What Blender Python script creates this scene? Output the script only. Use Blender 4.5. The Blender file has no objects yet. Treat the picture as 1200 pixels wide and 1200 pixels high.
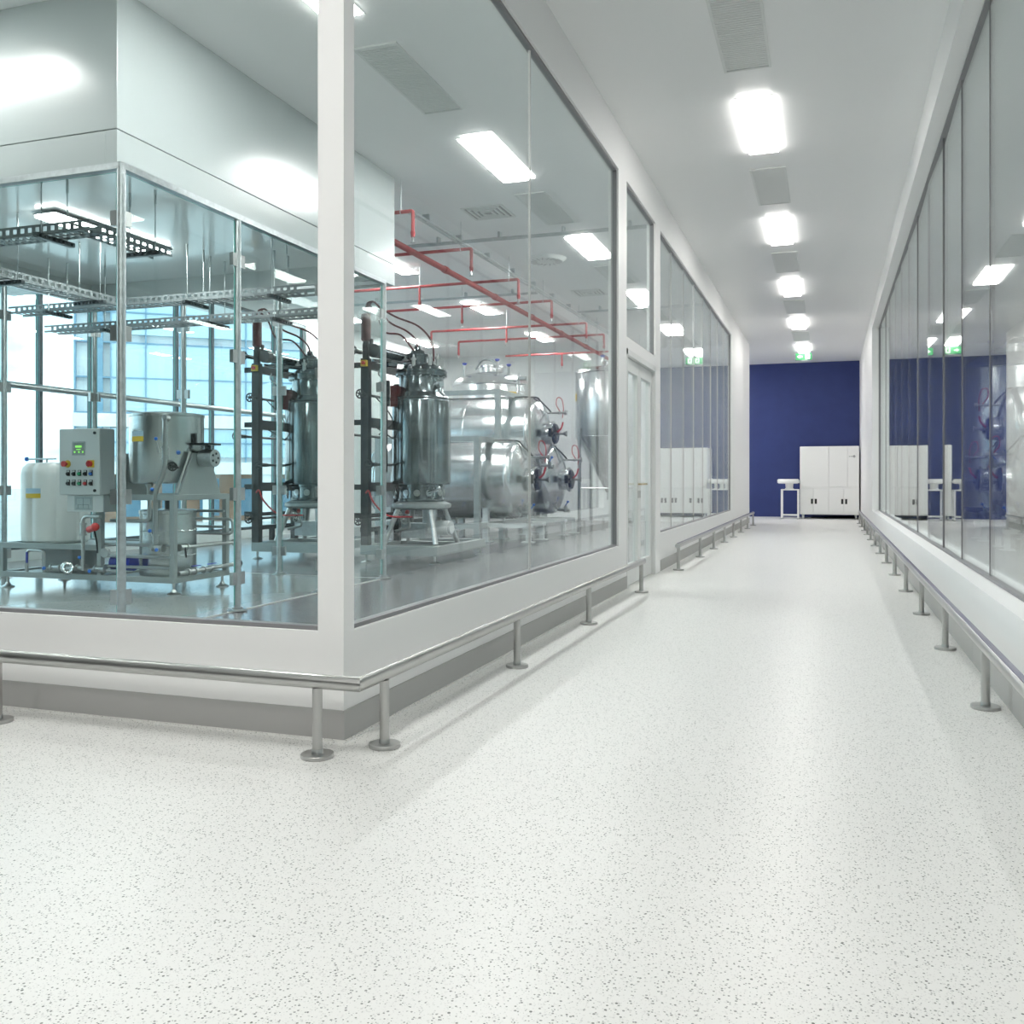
import bpy, math, random
from mathutils import Vector, Matrix
R = math.radians
PI = math.pi
random.seed(7)
S = bpy.context.scene
C = S.collection

# ------------------------------------------------------------------ camera
cam = bpy.data.cameras.new('camera')
cam.sensor_width = 36.0
cam.lens = 1091.0 / 1200.0 * 36.0
cam.shift_y = -38.0 / 1200.0
cam.clip_end = 500
co = bpy.data.objects.new('camera', cam)
co.location = (0, 0, 1.1)
co.rotation_euler = (R(90), 0, R(18.83))
C.objects.link(co)
S.camera = co

# ------------------------------------------------------------------ view, light levels
S.view_settings.view_transform = 'Standard'
S.view_settings.look = 'None'
S.view_settings.gamma = 1.0
S.view_settings.use_curve_mapping = False
S.view_settings.exposure = 0.12
S.cycles.max_bounces = 10
S.cycles.diffuse_bounces = 5
S.cycles.glossy_bounces = 6
S.cycles.transparent_max_bounces = 40
S.cycles.sample_clamp_indirect = 6.0
S.cycles.blur_glossy = 0.6
LAMP = 22.0        # corridor ceiling panels
LAMP_ROOM = 54.0    # process room ceiling panels
LAMP_BOOTH = 28.0
LOBBY_W = 10.2     # unseen lobby lamps, partly added to brighten facade and foreground
RIGHT_W = 18.0     # ceiling lamps of the room beyond the right glazing

# sky: pale, with soft clouds
w = bpy.data.worlds.new('sky')
S.world = w
w.use_nodes = True
nt = w.node_tree
nt.nodes.clear()
wo = nt.nodes.new('ShaderNodeOutputWorld')
bg = nt.nodes.new('ShaderNodeBackground')
bg.inputs['Strength'].default_value = 3.1
tc = nt.nodes.new('ShaderNodeTexCoord')
mp = nt.nodes.new('ShaderNodeMapping')
mp.inputs['Scale'].default_value = (1.0, 1.0, 3.2)
nz = nt.nodes.new('ShaderNodeTexNoise')
nz.inputs['Scale'].default_value = 3.6
nz.inputs['Detail'].default_value = 5
rp = nt.nodes.new('ShaderNodeValToRGB')
rp.color_ramp.elements[0].position = 0.40
rp.color_ramp.elements[0].color = (0.34, 0.58, 0.72, 1)
rp.color_ramp.elements[1].position = 0.58
rp.color_ramp.elements[1].color = (0.88, 0.96, 1.0, 1)
L = nt.links.new
L(tc.outputs['Generated'], mp.inputs['Vector'])
L(mp.outputs['Vector'], nz.inputs['Vector'])
L(nz.outputs['Fac'], rp.inputs['Fac'])
L(rp.outputs['Color'], bg.inputs['Color'])
L(bg.outputs['Background'], wo.inputs['Surface'])


def area_lamp(x, y, z, sx, sy, watts):
    d = bpy.data.lights.new('unseen_area_light', 'AREA')
    d.shape = 'RECTANGLE'
    d.size = sx
    d.size_y = sy
    d.energy = watts
    d.color = (1.0, 0.98, 0.955)
    o = bpy.data.objects.new('unseen_area_light', d)
    o.location = (x, y, z)
    C.objects.link(o)
    return o


ZC = 4.53
for lx, ly, k in ((-0.645, 1.3, 1.0), (-0.645, -2.7, 1.4), (-2.5, 1.0, 1.5), (-3.8, -2.7, 2.6)):  # corridor row carried on, then fill lamps added out of view
    area_lamp(lx, ly, ZC - 0.02, 0.3, 1.35, LOBBY_W * PI * k)
area_lamp(-6.6, 4.35, ZC - 0.02, 1.35, 0.3, 48)  # added out of view to brighten the near face of the soffit
area_lamp(-9.2, 4.35, ZC - 0.02, 1.35, 0.3, 30)  # further added fill for the soffit front
for lx, ly in ((-3.6, 26.4), (-5.0, 26.4)):  # lamps added unseen in the alcove to lift the dim corridor end
    area_lamp(lx, ly, ZC - 0.02, 0.3, 1.35, 19 * PI)
for ly in (5.3, 9.3, 13.3, 17.3):
    area_lamp(3.65, ly, ZC - 0.02, 0.3, 1.35, RIGHT_W * PI)


# ------------------------------------------------------------------ materials
def base_mat(name):
    m = bpy.data.materials.new(name)
    m.use_nodes = True
    return m, m.node_tree, m.node_tree.nodes['Principled BSDF']


def mat(name, col, rough=0.5, metal=0.0, spec=0.5, bump=0.0, bscale=60.0, var=0.0, vscale=3.0, emit=0.0, coat=0.0):
    m, t, p = base_mat(name)
    p.inputs['Base Color'].default_value = (*col, 1)
    p.inputs['Roughness'].default_value = rough
    p.inputs['Metallic'].default_value = metal
    p.inputs['Specular IOR Level'].default_value = spec
    if coat:
        p.inputs['Coat Weight'].default_value = coat
        p.inputs['Coat Roughness'].default_value = 0.06
    tcn = t.nodes.new('ShaderNodeTexCoord')
    if var > 0:
        n = t.nodes.new('ShaderNodeTexNoise')
        n.inputs['Scale'].default_value = vscale
        n.inputs['Detail'].default_value = 4
        t.links.new(tcn.outputs['Object'], n.inputs['Vector'])
        r = t.nodes.new('ShaderNodeValToRGB')
        r.color_ramp.elements[0].position = 0.3
        r.color_ramp.elements[1].position = 0.7
        r.color_ramp.elements[0].color = tuple(c * (1 - var) for c in col) + (1,)
        r.color_ramp.elements[1].color = tuple(min(1, c * (1 + var)) for c in col) + (1,)
        t.links.new(n.outputs['Fac'], r.inputs['Fac'])
        t.links.new(r.outputs['Color'], p.inputs['Base Color'])
    if bump > 0:
        n = t.nodes.new('ShaderNodeTexNoise')
        n.inputs['Scale'].default_value = bscale
        t.links.new(tcn.outputs['Object'], n.inputs['Vector'])
        b = t.nodes.new('ShaderNodeBump')
        b.inputs['Strength'].default_value = bump
        b.inputs['Distance'].default_value = 0.01
        t.links.new(n.outputs['Fac'], b.inputs['Height'])
        t.links.new(b.outputs['Normal'], p.inputs['Normal'])
    if emit > 0:
        p.inputs['Emission Color'].default_value = (*col, 1)
        p.inputs['Emission Strength'].default_value = emit
    return m


def brushed(name, col, r0, r1, scale=(2, 2, 60), cv=0.06):
    """stainless steel with a brushed roughness variation"""
    m, t, p = base_mat(name)
    p.inputs['Metallic'].default_value = 1.0
    tcn = t.nodes.new('ShaderNodeTexCoord')
    mpn = t.nodes.new('ShaderNodeMapping')
    mpn.inputs['Scale'].default_value = scale
    n = t.nodes.new('ShaderNodeTexNoise')
    n.inputs['Scale'].default_value = 3.0
    n.inputs['Detail'].default_value = 5
    t.links.new(tcn.outputs['Object'], mpn.inputs['Vector'])
    t.links.new(mpn.outputs['Vector'], n.inputs['Vector'])
    mr = t.nodes.new('ShaderNodeMapRange')
    mr.inputs['From Min'].default_value = 0.3
    mr.inputs['From Max'].default_value = 0.7
    mr.inputs['To Min'].default_value = r0
    mr.inputs['To Max'].default_value = r1
    t.links.new(n.outputs['Fac'], mr.inputs['Value'])
    t.links.new(mr.outputs['Result'], p.inputs['Roughness'])
    r = t.nodes.new('ShaderNodeValToRGB')
    r.color_ramp.elements[0].position = 0.3
    r.color_ramp.elements[1].position = 0.7
    r.color_ramp.elements[0].color = tuple(c * (1 - cv) for c in col) + (1,)
    r.color_ramp.elements[1].color = tuple(min(1, c * (1 + cv)) for c in col) + (1,)
    t.links.new(n.outputs['Fac'], r.inputs['Fac'])
    t.links.new(r.outputs['Color'], p.inputs['Base Color'])
    return m


def speckle_floor(name, base, light, dark, rough, s1=125.0, s2=190.0, th1=0.40, spec=0.5, keep=0.75):
    m, t, p = base_mat(name)
    p.inputs['Roughness'].default_value = rough
    p.inputs['Specular IOR Level'].default_value = spec
    tcn = t.nodes.new('ShaderNodeTexCoord')

    def layer(scale, th, keepv, colA, colB, under):
        v = t.nodes.new('ShaderNodeTexVoronoi')
        v.inputs['Scale'].default_value = scale
        t.links.new(tcn.outputs['Object'], v.inputs['Vector'])
        sep = t.nodes.new('ShaderNodeSeparateColor')
        t.links.new(v.outputs['Color'], sep.inputs['Color'])
        # radius of each chip varies with its cell
        rad = t.nodes.new('ShaderNodeMath')
        rad.operation = 'MULTIPLY'
        rad.inputs[1].default_value = th
        t.links.new(sep.outputs[1], rad.inputs[0])
        lt = t.nodes.new('ShaderNodeMath')
        lt.operation = 'LESS_THAN'
        t.links.new(v.outputs['Distance'], lt.inputs[0])
        t.links.new(rad.outputs[0], lt.inputs[1])
        k = t.nodes.new('ShaderNodeMath')
        k.operation = 'LESS_THAN'
        k.inputs[1].default_value = keepv
        t.links.new(sep.outputs[0], k.inputs[0])
        mk = t.nodes.new('ShaderNodeMath')
        mk.operation = 'MULTIPLY'
        t.links.new(lt.outputs[0], mk.inputs[0])
        t.links.new(k.outputs[0], mk.inputs[1])
        cr = t.nodes.new('ShaderNodeValToRGB')
        cr.color_ramp.elements[0].color = (*colA, 1)
        cr.color_ramp.elements[1].color = (*colB, 1)
        t.links.new(sep.outputs[2], cr.inputs['Fac'])
        mx = t.nodes.new('ShaderNodeMix')
        mx.data_type = 'RGBA'
        t.links.new(mk.outputs[0], mx.inputs['Factor'])
        if isinstance(under, tuple):
            mx.inputs['A'].default_value = (*under, 1)
        else:
            t.links.new(under, mx.inputs['A'])
        t.links.new(cr.outputs['Color'], mx.inputs['B'])
        return mx.outputs['Result']
    c = layer(s2, 0.55, 0.7, light, tuple(x * 0.9 for x in base), base)
    c = layer(s1, th1, keep, dark, tuple((a + b) / 2 for a, b in zip(dark, base)), c)
    c = layer(s1 * 0.55, th1 * 0.62, keep * 0.35, dark, tuple(x * 1.5 for x in dark), c)
    t.links.new(c, p.inputs['Base Color'])
    return m


def glass_mat(name, tint, ior=1.48, rough=0.0):
    """clear sheet: Fresnel reflection over straight-through transmission, the same on both faces"""
    m = bpy.data.materials.new(name)
    m.use_nodes = True
    t = m.node_tree
    t.nodes.clear()
    out = t.nodes.new('ShaderNodeOutputMaterial')
    tr = t.nodes.new('ShaderNodeBsdfTransparent')
    tr.inputs['Color'].default_value = (*tint, 1)
    gl = t.nodes.new('ShaderNodeBsdfGlossy')
    gl.inputs['Roughness'].default_value = rough
    gl.inputs['Color'].default_value = (0.96, 0.99, 0.985, 1)
    geo = t.nodes.new('ShaderNodeNewGeometry')
    mr = t.nodes.new('ShaderNodeMapRange')
    mr.inputs['To Min'].default_value = ior
    mr.inputs['To Max'].default_value = 1.0 / ior
    t.links.new(geo.outputs['Backfacing'], mr.inputs['Value'])
    fr = t.nodes.new('ShaderNodeFresnel')
    t.links.new(mr.outputs['Result'], fr.inputs['IOR'])
    mx = t.nodes.new('ShaderNodeMixShader')
    t.links.new(fr.outputs['Fac'], mx.inputs['Fac'])
    t.links.new(tr.outputs['BSDF'], mx.inputs[1])
    t.links.new(gl.outputs['BSDF'], mx.inputs[2])
    t.links.new(mx.outputs['Shader'], out.inputs['Surface'])
    return m


def lamp_mat(name, strength, col=(1.0, 0.99, 0.975)):
    m = bpy.data.materials.new(name)
    m.use_nodes = True
    t = m.node_tree
    t.nodes.clear()
    out = t.nodes.new('ShaderNodeOutputMaterial')
    e = t.nodes.new('ShaderNodeEmission')
    e.inputs['Color'].default_value = (*col, 1)
    e.inputs['Strength'].default_value = strength
    t.links.new(e.outputs['Emission'], out.inputs['Surface'])
    return m


M = dict(
    wall=mat('white_wall_paint', (0.88, 0.885, 0.88), 0.45, bump=0.02, bscale=200),
    wall_lobby=mat('mid_grey_lobby_wall', (0.22, 0.225, 0.225), 0.6),
    wall_room=mat('white_room_wall', (0.82, 0.85, 0.85), 0.35),
    ceiling=mat('satin_ceiling_paint', (0.88, 0.89, 0.89), 0.38, spec=0.4),
    booth_ceiling=mat('gloss_booth_ceiling', (0.92, 0.93, 0.93), 0.18, spec=1.0, coat=0.6),
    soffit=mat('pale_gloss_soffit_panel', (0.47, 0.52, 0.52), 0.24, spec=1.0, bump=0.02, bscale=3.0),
    blue=mat('navy_wall_paint', (0.030, 0.046, 0.165), 0.5, spec=0.3, var=0.05),
    base=mat('grey_vinyl_skirting', (0.40, 0.40, 0.39), 0.5),
    gasket=mat('dark_gasket_rubber', (0.05, 0.055, 0.06), 0.5),
    gasket_grey=mat('grey_glazing_strip', (0.22, 0.22, 0.23), 0.4),
    vent_back=mat('vent_backing', (0.70, 0.71, 0.71), 0.5),
    frame=mat('white_powder_coated_frame', (0.74, 0.76, 0.75), 0.35),
    floor=speckle_floor('light_speckled_vinyl', (0.79, 0.79, 0.765), (0.62, 0.62, 0.60), (0.08, 0.09, 0.08), 0.34),
    floor_room=speckle_floor('grey_speckled_resin', (0.18, 0.178, 0.187), (0.38, 0.38, 0.39), (0.07, 0.07, 0.08), 0.16, s1=60, s2=90, spec=0.7),
    floor_booth=speckle_floor('pale_grey_speckled_resin', (0.34, 0.35, 0.345), (0.50, 0.51, 0.50), (0.08, 0.09, 0.09), 0.14, s1=60, s2=90, spec=0.8),
    joint=mat('floor_joint_strip', (0.55, 0.56, 0.55), 0.4),
    steel=mat('brushed_stainless', (0.50, 0.52, 0.52), 0.28, metal=1.0),
    rail=mat('satin_stainless_rail', (0.50, 0.50, 0.49), 0.30, metal=1.0),
    rail_face=mat('navy_grey_rail_cover', (0.10, 0.10, 0.17), 0.3, spec=0.7),
    mirror=brushed('polished_stainless', (0.70, 0.725, 0.73), 0.10, 0.20),
    tank=mat('polished_tank_steel', (0.76, 0.785, 0.79), 0.25, metal=1.0),
    reactor=brushed('dark_reflective_steel', (0.19, 0.225, 0.235), 0.13, 0.19, (1, 1, 1), 0.02),
    kettle=mat('satin_kettle_steel', (0.54, 0.57, 0.57), 0.27, metal=1.0),
    skid=mat('grey_painted_steel', (0.33, 0.37, 0.37), 0.42, metal=0.35),
    dark=mat('dark_anodised_steel', (0.025, 0.031, 0.034), 0.38, metal=0.5),
    galv=brushed('galvanised_steel', (0.52, 0.56, 0.57), 0.28, 0.45, (8, 8, 8), 0.12),
    tray=mat('zinc_cable_tray', (0.26, 0.29, 0.30), 0.42, metal=0.6),
    dtray=mat('dark_strut_rail', (0.10, 0.12, 0.13), 0.4, metal=0.6),
    white=mat('white_plastic_shell', (0.80, 0.83, 0.82), 0.30, spec=0.6),
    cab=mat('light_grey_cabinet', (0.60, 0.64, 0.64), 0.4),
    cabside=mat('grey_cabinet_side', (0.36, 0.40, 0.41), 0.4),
    mach=mat('white_machine_enamel', (0.84, 0.85, 0.84), 0.28, spec=0.6),
    seam=mat('machine_seam', (0.45, 0.46, 0.46), 0.5),
    black=mat('black_plastic', (0.012, 0.013, 0.014), 0.4),
    red=mat('red_sprinkler_paint', (0.36, 0.045, 0.05), 0.55),
    maroon=mat('maroon_cylinder_paint', (0.085, 0.012, 0.014), 0.35),
    hose=mat('dark_red_hose', (0.09, 0.010, 0.012), 0.4),
    redhose=mat('red_hose', (0.55, 0.03, 0.04), 0.35),
    bhose=mat('blue_hose', (0.02, 0.05, 0.22), 0.35),
    bluek=mat('blue_knob', (0.03, 0.17, 0.62), 0.3),
    dblue=mat('dark_blue_handle', (0.03, 0.05, 0.36), 0.3),
    yellow=mat('yellow_label', (0.72, 0.50, 0.04), 0.4),
    paleblue=mat('pale_blue_label', (0.42, 0.60, 0.74), 0.4),
    redk=mat('red_button', (0.55, 0.05, 0.05), 0.35),
    greenk=mat('green_button', (0.02, 0.32, 0.14), 0.35),
    screen=mat('lcd_screen', (0.25, 0.32, 0.28), 0.3),
    lcd=mat('lcd_text', (0.35, 0.95, 0.15), 0.4, emit=0.6),
    plate=mat('engraved_plate', (0.40, 0.45, 0.45), 0.35, metal=0.4),
    ink=mat('engraved_line', (0.12, 0.14, 0.14), 0.5),
    manhole=mat('dark_manhole_cover', (0.05, 0.06, 0.085), 0.25, metal=0.6),
    signg=mat('exit_sign_green', (0.0, 0.14, 0.035), 0.4, emit=0.4),
    signw=mat('exit_sign_white', (0.85, 0.9, 0.85), 0.4, emit=0.2),
    brass=mat('brass_handle', (0.62, 0.54, 0.34), 0.3, metal=1.0),
    glass=glass_mat('clear_green_tinted_glass', (0.962, 0.987, 0.982), 1.22),
    glass_cor=glass_mat('corridor_glass', (0.962, 0.987, 0.982), 1.25),
    glass_dg=glass_mat('double_glazing', (0.965, 0.985, 0.983), 1.95),
    glass_ext=glass_mat('exterior_glass', (0.97, 0.985, 0.99)),
    gedge=mat('green_glass_edge', (0.10, 0.42, 0.37), 0.15, spec=0.8),
    lamp=lamp_mat('lamp_diffuser', LAMP, (1.0, 0.965, 0.93)),
    lamp_room=lamp_mat('room_lamp_diffuser', LAMP_ROOM, (1.0, 0.98, 0.965)),
    lamp_booth=lamp_mat('booth_lamp_diffuser', LAMP_BOOTH),
    bwall=mat('pale_cladding', (0.78, 0.80, 0.80), 0.5),
    bglass=mat('blue_curtain_glass', (0.48, 0.66, 0.76), 0.12, spec=0.9, var=0.18, vscale=0.12),
    bglass_dark=mat('deep_blue_glass', (0.13, 0.27, 0.38), 0.2, spec=0.5),
    bmull=mat('blue_grey_mullion', (0.16, 0.30, 0.42), 0.4),
    brown=mat('brown_shopfront', (0.36, 0.20, 0.12), 0.5, var=0.3, vscale=0.8),
    pave=mat('pale_paving', (0.55, 0.56, 0.55), 0.7, var=0.08, vscale=1.0),
    sea=mat('grey_blue_water', (0.20, 0.33, 0.42), 0.2, spec=0.6, var=0.1),
    grass=mat('dry_grass', (0.20, 0.20, 0.10), 0.9, var=0.2, vscale=2),
)


# ------------------------------------------------------------------ mesh builder
class MB:
    def __init__(s):
        s.v, s.f, s.sm, s.mi = [], [], [], []

    def add(s, vs, fs, smooth=False, mi=0):
        b = len(s.v)
        s.v.extend([tuple(p) for p in vs])
        for f in fs:
            s.f.append([i + b for i in f])
            s.sm.append(smooth)
            s.mi.append(mi)
        return s

    def box(s, x0, y0, z0, x1, y1, z1, mi=0):
        x0, x1 = min(x0, x1), max(x0, x1)
        y0, y1 = min(y0, y1), max(y0, y1)
        z0, z1 = min(z0, z1), max(z0, z1)
        vs = [(x0, y0, z0), (x1, y0, z0), (x1, y1, z0), (x0, y1, z0), (x0, y0, z1), (x1, y0, z1), (x1, y1, z1), (x0, y1, z1)]
        return s.add(vs, [(0, 3, 2, 1), (4, 5, 6, 7), (0, 1, 5, 4), (1, 2, 6, 5), (2, 3, 7, 6), (3, 0, 4, 7)], False, mi)

    def cbox(s, c, sz, rz=0.0, mi=0):
        hx, hy, hz = sz[0] / 2, sz[1] / 2, sz[2] / 2
        m = Matrix.Translation(c) @ Matrix.Rotation(rz, 4, 'Z')
        vs = [m @ Vector((a * hx, b * hy, c_ * hz)) for a, b, c_ in
              ((-1, -1, -1), (1, -1, -1), (1, 1, -1), (-1, 1, -1), (-1, -1, 1), (1, -1, 1), (1, 1, 1), (-1, 1, 1))]
        return s.add(vs, [(0, 3, 2, 1), (4, 5, 6, 7), (0, 1, 5, 4), (1, 2, 6, 5), (2, 3, 7, 6), (3, 0, 4, 7)], False, mi)

    def lathe(s, prof, org=(0, 0, 0), axis=(0, 0, 1), seg=32, smooth=True):
        """prof: list of (radius, height along axis)"""
        ax = Vector(axis).normalized()
        q = Vector((0, 0, 1)).rotation_difference(ax).to_matrix()
        org = Vector(org)
        vs, fs, rings = [], [], []
        for r, h in prof:
            if r < 1e-6:
                rings.append([len(vs)])
                vs.append(org + q @ Vector((0, 0, h)))
            else:
                rings.append(list(range(len(vs), len(vs) + seg)))
                for k in range(seg):
                    a = 2 * PI * k / seg
                    vs.append(org + q @ Vector((r * math.cos(a), r * math.sin(a), h)))
        for a, b in zip(rings, rings[1:]):
            for k in range(seg):
                k2 = (k + 1) % seg
                if len(a) == 1 and len(b) == 1:
                    continue
                if len(a) == 1:
                    fs.append((a[0], b[k2], b[k]))
                elif len(b) == 1:
                    fs.append((a[k], a[k2], b[0]))
                else:
                    fs.append((a[k], a[k2], b[k2], b[k]))
        s.add(vs, fs, smooth)
        return s

    def cyl(s, p0, p1, r0, r1=None, seg=16):
        p0, p1 = Vector(p0), Vector(p1)
        r1 = r0 if r1 is None else r1
        h = (p1 - p0).length
        return s.lathe([(0, 0), (r0, 0), (r1, h), (0, h)], p0, p1 - p0, seg)

    def ball(s, c, r, seg=12):
        n = 8
        return s.lathe([(r * math.sin(PI * i / n), -r * math.cos(PI * i / n)) for i in range(n + 1)], c, (0, 0, 1), seg)

    def tube(s, pts, r, seg=10, bend=0.0):
        pts = [Vector(p) for p in pts]
        if bend > 0 and len(pts) > 2:
            out = [pts[0]]
            for a, b, c in zip(pts, pts[1:], pts[2:]):
                d1, d2 = (a - b), (c - b)
                k = min(bend, d1.length * 0.45, d2.length * 0.45)
                q0, q1 = b + d1.normalized() * k, b + d2.normalized() * k
                for i in range(6):
                    u = i / 5
                    out.append(q0 * (1 - u) ** 2 + b * 2 * u * (1 - u) + q1 * u * u)
            out.append(pts[-1])
            pts = out
        vs, fs = [], []
        nrm = None
        for i, p in enumerate(pts):
            d = (pts[min(i + 1, len(pts) - 1)] - pts[max(i - 1, 0)]).normalized()
            if nrm is None:
                nrm = d.orthogonal().normalized()
            nrm = (nrm - d * nrm.dot(d))
            nrm = nrm.normalized() if nrm.length > 1e-6 else d.orthogonal().normalized()
            bi = d.cross(nrm)
            for k in range(seg):
                a = 2 * PI * k / seg
                vs.append(p + nrm * (r * math.cos(a)) + bi * (r * math.sin(a)))
        for i in range(len(pts) - 1):
            for k in range(seg):
                k2 = (k + 1) % seg
                fs.append((i * seg + k, i * seg + k2, (i + 1) * seg + k2, (i + 1) * seg + k))
        s.add(vs, fs, True)
        n = len(vs)
        s.add(vs[:seg], [tuple(reversed(range(seg)))])
        s.add(vs[n - seg:], [tuple(range(seg))])
        return s

    def curve(s, ctrl, r, seg=8, n=6):
        """smooth hose through control points"""
        P = [Vector(p) for p in ctrl]
        P = [P[0] * 2 - P[1]] + P + [P[-1] * 2 - P[-2]]
        out = []
        for i in range(1, len(P) - 2):
            for k in range(n):
                u = k / n
                a, b, c, d = P[i - 1], P[i], P[i + 1], P[i + 2]
                out.append(0.5 * ((2 * b) + (c - a) * u + (2 * a - 5 * b + 4 * c - d) * u * u + (3 * b - a - 3 * c + d) * u ** 3))
        out.append(P[-2])
        return s.tube(out, r, seg)

    def torus(s, c, axis, Rr, r, seg=24, ms=8):
        q = Vector((0, 0, 1)).rotation_difference(Vector(axis).normalized()).to_matrix()
        c = Vector(c)
        vs, fs = [], []
        for i in range(seg):
            a = 2 * PI * i / seg
            for j in range(ms):
                b = 2 * PI * j / ms
                vs.append(c + q @ Vector(((Rr + r * math.cos(b)) * math.cos(a), (Rr + r * math.cos(b)) * math.sin(a), r * math.sin(b))))
        for i in range(seg):
            for j in range(ms):
                i2, j2 = (i + 1) % seg, (j + 1) % ms
                fs.append((i * ms + j, i2 * ms + j, i2 * ms + j2, i * ms + j2))
        return s.add(vs, fs, True)

    def prism(s, poly, fn, d0, d1, mi=0):
        """poly: 2D outline; fn(u, v, d) -> point; extruded from d0 to d1"""
        n = len(poly)
        vs = [fn(u, v, d0) for u, v in poly] + [fn(u, v, d1) for u, v in poly]
        fs = [tuple(range(n - 1, -1, -1)), tuple(range(n, 2 * n))]
        for i in range(n):
            j = (i + 1) % n
            fs.append((i, j, n + j, n + i))
        return s.add(vs, fs, False, mi)

    def wheel(s, c, axis, Rr, r=0.008):
        """spoked hand wheel"""
        s.torus(c, axis, Rr, r, 20, 6)
        ax = Vector(axis).normalized()
        u = ax.orthogonal().normalized()
        v = ax.cross(u)
        c = Vector(c)
        for k in range(3):
            d = u * math.cos(k * PI / 3) + v * math.sin(k * PI / 3)
            s.cyl(c - d * Rr, c + d * Rr, r * 0.7, seg=6)
        s.cyl(c - ax * 0.02, c + ax * 0.02, Rr * 0.3, seg=10)
        return s

    def build(s, name, m, parent=None, label=None, bevel=0.0, sharp=35):
        me = bpy.data.meshes.new(name)
        off = Vector((0, 0, 0))
        if parent is not None:
            q = parent
            while q is not None:
                off += q.location
                q = q.parent
        elif s.v:
            xs, ys, zs = zip(*s.v)
            off = Vector(((min(xs) + max(xs)) / 2, (min(ys) + max(ys)) / 2, min(zs)))
        me.from_pydata([tuple(Vector(p) - off) for p in s.v], [], s.f)
        for mm in (m if isinstance(m, (list, tuple)) else [m]):
            me.materials.append(M[mm] if isinstance(mm, str) else mm)
        me.polygons.foreach_set('use_smooth', s.sm)
        me.polygons.foreach_set('material_index', s.mi)
        me.update()
        if any(s.sm):
            me.set_sharp_from_angle(angle=R(sharp))
        o = bpy.data.objects.new(name, me)
        C.objects.link(o)
        if parent is not None:
            o.parent = parent
        else:
            o.location = off
        if bevel > 0:
            b = o.modifiers.new('bevel', 'BEVEL')
            b.width = bevel
            b.segments = 2
            b.limit_method = 'ANGLE'
        if label:
            o['label'] = label
        return o


def thing(name, label, cat, loc, group=None):
    o = bpy.data.objects.new(name, None)
    o.empty_display_size = 0.1
    o.location = loc
    C.objects.link(o)
    o['label'] = label
    o['category'] = cat
    if group:
        o['group'] = group
    return o


def tag(o, label, cat, group=None):
    o['label'] = label
    o['category'] = cat
    if group:
        o['group'] = group
    return o


def struct(o):
    o['kind'] = 'structure'
    return o


def struct_root(name, loc):
    o = bpy.data.objects.new(name, None)
    o.empty_display_size = 0.1
    o.location = loc
    o['kind'] = 'structure'
    C.objects.link(o)
    return o


def copy_tree(o, loc=None, parent=None, label=None):
    c = o.copy()
    C.objects.link(c)
    if parent is not None:
        c.parent = parent
    if loc is not None:
        c.location = loc
    if label:
        c['label'] = label
    for ch in list(o.children):
        copy_tree(ch, None, c)
    return c


# ================================================================== SETTING
XL, XR, YF = -1.927, 0.82, 3.465     # corridor walls, near facade
YE = 24.35                           # end of the left corridor wall
YB = 28.6                            # navy end wall
XW = -10.3                           # window wall of the process room
YR = 24.25                           # back wall of the process room
XB, YB0 = -12.0, -8.0                # lobby extents
XGR = 0.97                           # right glazing plane
ZS, ZT = 0.457, 4.10                 # glazing sill and head

# floors
struct(MB().box(XB, YB0, -0.1, XR, YB, 0.0).build('floor', 'floor'))
struct(MB().box(XW, YF + 0.10, 0.0, XL - 0.10, YR, 0.006).build('floor_room', 'floor_room'))
struct(MB().box(-8.64, 5.25, 0.006, -4.66, 9.27, 0.012).build('floor_booth', 'floor_booth'))
j = MB()
j.box(-4.672, 5.22, 0.006, -4.648, 9.29, 0.0135).box(-8.65, 9.258, 0.006, -4.65, 9.282, 0.0135).box(-8.65, 5.238, 0.006, -4.65, 5.262, 0.0135)
struct(j.build('trim_1', 'joint'))
# ceiling
struct(MB().box(XB - .1, YB0, ZC, 8.1, YB + .1, ZC + 0.15).build('ceiling', 'ceiling'))

# left corridor wall, one mesh with its openings
b = MB()
b.box(XL - 0.10, YF + 0.091, 0, XL, 8.84, ZS)       # low wall
for (p_, q_) in ((YF + 0.091, 8.84), (9.22, 10.85), (11.18, 19.75)):
    b.box(XL - 0.10, p_, ZT, XL, q_, ZC)            # head
b.box(XL - 0.123, YF, 0, XL, YF + 0.091, ZC)        # corner post
b.box(XL - 0.10, 8.84, 0, XL, 9.22, ZC)             # post before the door
b.box(XL - 0.10, 9.22, 2.42, XL, 10.85, 2.54)       # door transom
b.box(XL - 0.10, 10.85, 0, XL, 11.18, ZC)           # post after the door
b.box(XL - 0.10, 11.18, 0, XL, 19.75, ZS)
b.box(XL - 0.10, 19.75, 0, XL, YE, ZC)
struct(b.build('wall_left', 'wall'))
# near facade of the process room
b = MB()
b.box(XB, YF, 0, XL - 0.123, YF + 0.10, ZS)
b.box(XB, YF, ZT, XL - 0.123, YF + 0.10, ZC)
b.box(XB, YF, ZS, -9.6, YF + 0.10, ZT)
struct(b.build('wall_front', 'wall'))
# skirtings (left runs)
t_ = 0.006
b = MB()
b.box(XL, YF, 0.0, XL + t_, 9.22, 0.132).box(XB, YF - t_, 0.0, XL + t_, YF, 0.132)
struct(b.build('baseboard_left', 'base'))
b = MB()
b.box(XL, YF - .0, 0.0, XL + 0.016, 9.22, 0.010).box(XB, YF - 0.016, 0.0, XL + 0.016, YF, 0.010)
struct(b.build('trim_2', 'floor'))
struct(MB().box(XL, 11.18, 0, XL + t_, YE, 0.132).build('baseboard_left_far', 'base'))

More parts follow.
